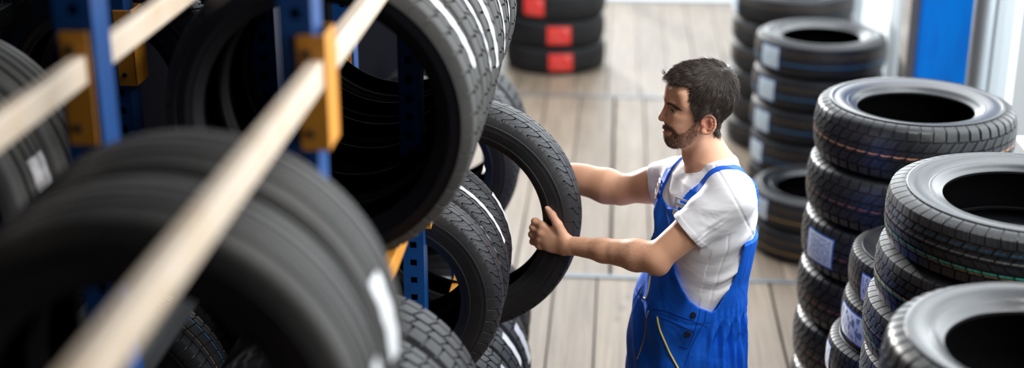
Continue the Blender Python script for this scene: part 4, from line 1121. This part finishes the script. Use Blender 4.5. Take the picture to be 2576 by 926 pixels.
# straps lying over the shoulders
def strap_ops(sg):
    sh = [('+', torso(.0185), 0), ('+', Cap(hp(1803, 427), A0+np.array((0, .015, .004)), .0545, .0745), .04), ('+', Cap(hp(1793, 424), B0, .0545, .0725), .04)]
    def f(P):
        p, s = ps(P); z = P[:, 2]
        s0 = sg*np.interp(p, (-.14, -.06, .02, .12), (.062, .112, .148, .080)); wd = .019+.0016*np.sin(z*260)*(p < -.03)
        d = np.abs(s-s0)-wd
        lim = np.where(p > 0, zb_bib-.03-z, z_back-.05-z)
        return np.maximum(d, lim)
    sh.append(('&', Fn(f, (hp(1790, 480)[0], MID, 1.4), .6), .0015))
    return sh
def strap_post(P, v):
    p, s = ps(P)
    return v-.0014*np.sin(P[:, 2]*420+s*90)*(p < -.04)
for sg in (1, -1):
    build_sdf('overall_strap', strap_ops(sg), np.array((hp(1650, 500)[0], 3.7, z_back-.07)), np.array((hp(1905, 500)[0]+.04, 4.15, hp(1790, 360)[2])), .0025, M['overall'], strap_post, o_up, None, 1)

# ---- details fixed to the overalls, found by sight lines from the camera
from mathutils.bvhtree import BVHTree
bv_o = BVHTree.FromPolygons([tuple(v) for v in VO], [tuple(int(i) for i in q) for q in QO])
camP = Vector((0, 0, H))
def hit(px, py, bv=bv_o):
    r, f, z = ray(px, py); d = Vector((r, f, z)).normalized(); a = bv.ray_cast(camP, d)
    return (a[0], a[1]) if a[0] is not None else (None, None)
def seam(name, pts, rad, mt, n=26, parent=None):
    P = []
    for i in range(n+1):
        t = i/n*(len(pts)-1); k = min(int(t), len(pts)-2); f = t-k
        x = pts[k][0]+(pts[k+1][0]-pts[k][0])*f; y = pts[k][1]+(pts[k+1][1]-pts[k][1])*f
        a, nn = hit(x, y)
        if a is not None and (not P or (Vector(P[-1])-a).length < .06): P.append(tuple(a+nn*rad*.4))
    if len(P) < 3: return None
    P = [tuple(Vector(p)-Vector((PU, PV, 0))) for p in P]
    o = bpy.data.objects.new(name, tube_mesh(name, P, rad, mt)); link(o, parent or o_up); return o
seam('pocket_piping', [(1654, 797), (1656, 812), (1661, 832), (1672, 858), (1685, 888), (1706, 926), (1716, 945)], .0030, M['yellow'])
seam('front_piping', [(1632, 783), (1627, 800), (1622, 850), (1612, 880), (1603, 903)], .0018, M['amber'])
seam('bib_pocket_piping', [(1637, 692), (1634, 715), (1630, 735), (1625, 752), (1619, 748)], .0022, M['yellow'])
seam('seam', [(1655, 797), (1690, 810), (1722, 824), (1746, 833)], .0011, M['overall_dark'])
seam('seam', [(1640, 775), (1680, 785), (1720, 800), (1755, 812), (1778, 822)], .0011, M['overall_dark'])
seam('seam', [(1762, 778), (1757, 800), (1748, 830), (1738, 860), (1728, 878), (1706, 870)], .0011, M['overall_dark'])
seam('seam', [(1776, 782), (1772, 810), (1755, 840), (1735, 880), (1722, 926)], .0011, M['overall_dark'])
def inv(v): return v-Vector((PU, PV, 0))
for (x, y) in ((1744, 793), (1731, 840)):
    a, nn = hit(x, y)
    if a is None: continue
    b = MB(); b.cyl(inv(a-nn*.001), nn, .0092, .0062, 24, .0082)
    bo = b.build('button', M['button'], o_up, smooth=True)
    b2 = MB(); q = nn.to_track_quat('Z', 'Y')
    for k in range(4):
        t = k*math.pi/2+.6; c = inv(a+nn*.0050)+q @ Vector((.0025*math.cos(t), .0025*math.sin(t), 0)); b2.cyl(c, nn, .0009, .0006, 8)
    b2.build('thread_hole', M['overall_dark'], bo)
# bib buckles where the straps meet the bib
bv_s = bv_o
for sg, (x, y) in ((1, (1692, 528)), (-1, (1660, 500))):
    p0 = None
    # point on the chest surface at the bib corner
    zz = zb_bib+.012; cu = np.interp(zz, tab[:, 0], tab[:, 1]); cv = np.interp(zz, tab[:, 0], tab[:, 2]); hd = np.interp(zz, tab[:, 0], tab[:, 3]); hw = np.interp(zz, tab[:, 0], tab[:, 4])
    s_ = sg*.082; pp_ = (hd+.0215)*max(0, 1-abs(s_/(hw+.0215))**2.3)**(1/2.3)
    c = Vector((cu, cv, zz))+Vector(fd)*pp_+Vector(sdv)*s_
    nrm = (Vector(fd)*1.0+Vector(sdv)*sg*.45+Vector((0, 0, .25))).normalized(); upv = (Vector((0, 0, 1))-nrm*nrm.z).normalized(); sdx = upv.cross(nrm)
    b = MB()
    def bb(x0, x1, y0, y1, z0, z1):
        k = len(b.v)
        for zz_ in (z0, z1):
            for yy in (y0, y1):
                for xx in (x0, x1): b.v.append(tuple(inv(c+sdx*xx+upv*yy+nrm*zz_)))
        b.f.extend([tuple(k+i for i in q_) for q_ in ((0, 2, 3, 1), (4, 5, 7, 6), (0, 1, 5, 4), (2, 6, 7, 3), (0, 4, 6, 2), (1, 3, 7, 5))])
    bb(-.024, -.019, -.026, .026, 0, .006); bb(.019, .024, -.026, .026, 0, .006); bb(-.024, .024, .021, .026, 0, .006); bb(-.024, .024, -.026, -.010, 0, .007); bb(-.019, .019, .000, .012, .001, .006)
    b.build('buckle', M['buckle'], o_up, bevel=.0012)
# shoes
M['leather'] = mat('black_work_shoe', (.02, .018, .016), .45)
M['sole'] = mat('rubber_sole', (.03, .03, .03), .7)
for an, ax in ((ankN, 0), (ankF, 0)):
    f3 = fd; base = an.copy(); base[2] = 0
    ops = [('+', Cap(base+np.array((0, 0, .06)), base+np.array((0, 0, .12)), .047, .046), 0), ('+', Cap(base-f3*.03+np.array((0, 0, .045)), base+f3*.06+np.array((0, 0, .05)), .040, .040), .03),
           ('+', Cap(base+f3*.06+np.array((0, 0, .045)), base+f3*.15+np.array((0, 0, .035)), .042, .034), .03)]
    def cutz(P, v): return np.maximum(v, .012-P[:, 2])
    sh_, _, _ = build_sdf('shoe', ops, base-np.array((.26, .14, .0)), base+np.array((.14, .14, .19)), .005, M['leather'], cutz, person, None, 2)
    ops2 = [('+', Cap(base-f3*.03+np.array((0, 0, .03)), base+f3*.15+np.array((0, 0, .03)), .043, .040), 0)]
    def cutz2(P, v): return np.maximum(np.maximum(v, P[:, 2]-.022), .001-P[:, 2])
    build_sdf('sole', ops2, base-np.array((.26, .14, .02)), base+np.array((.14, .14, .06)), .004, M['sole'], cutz2, sh_, None, 0)
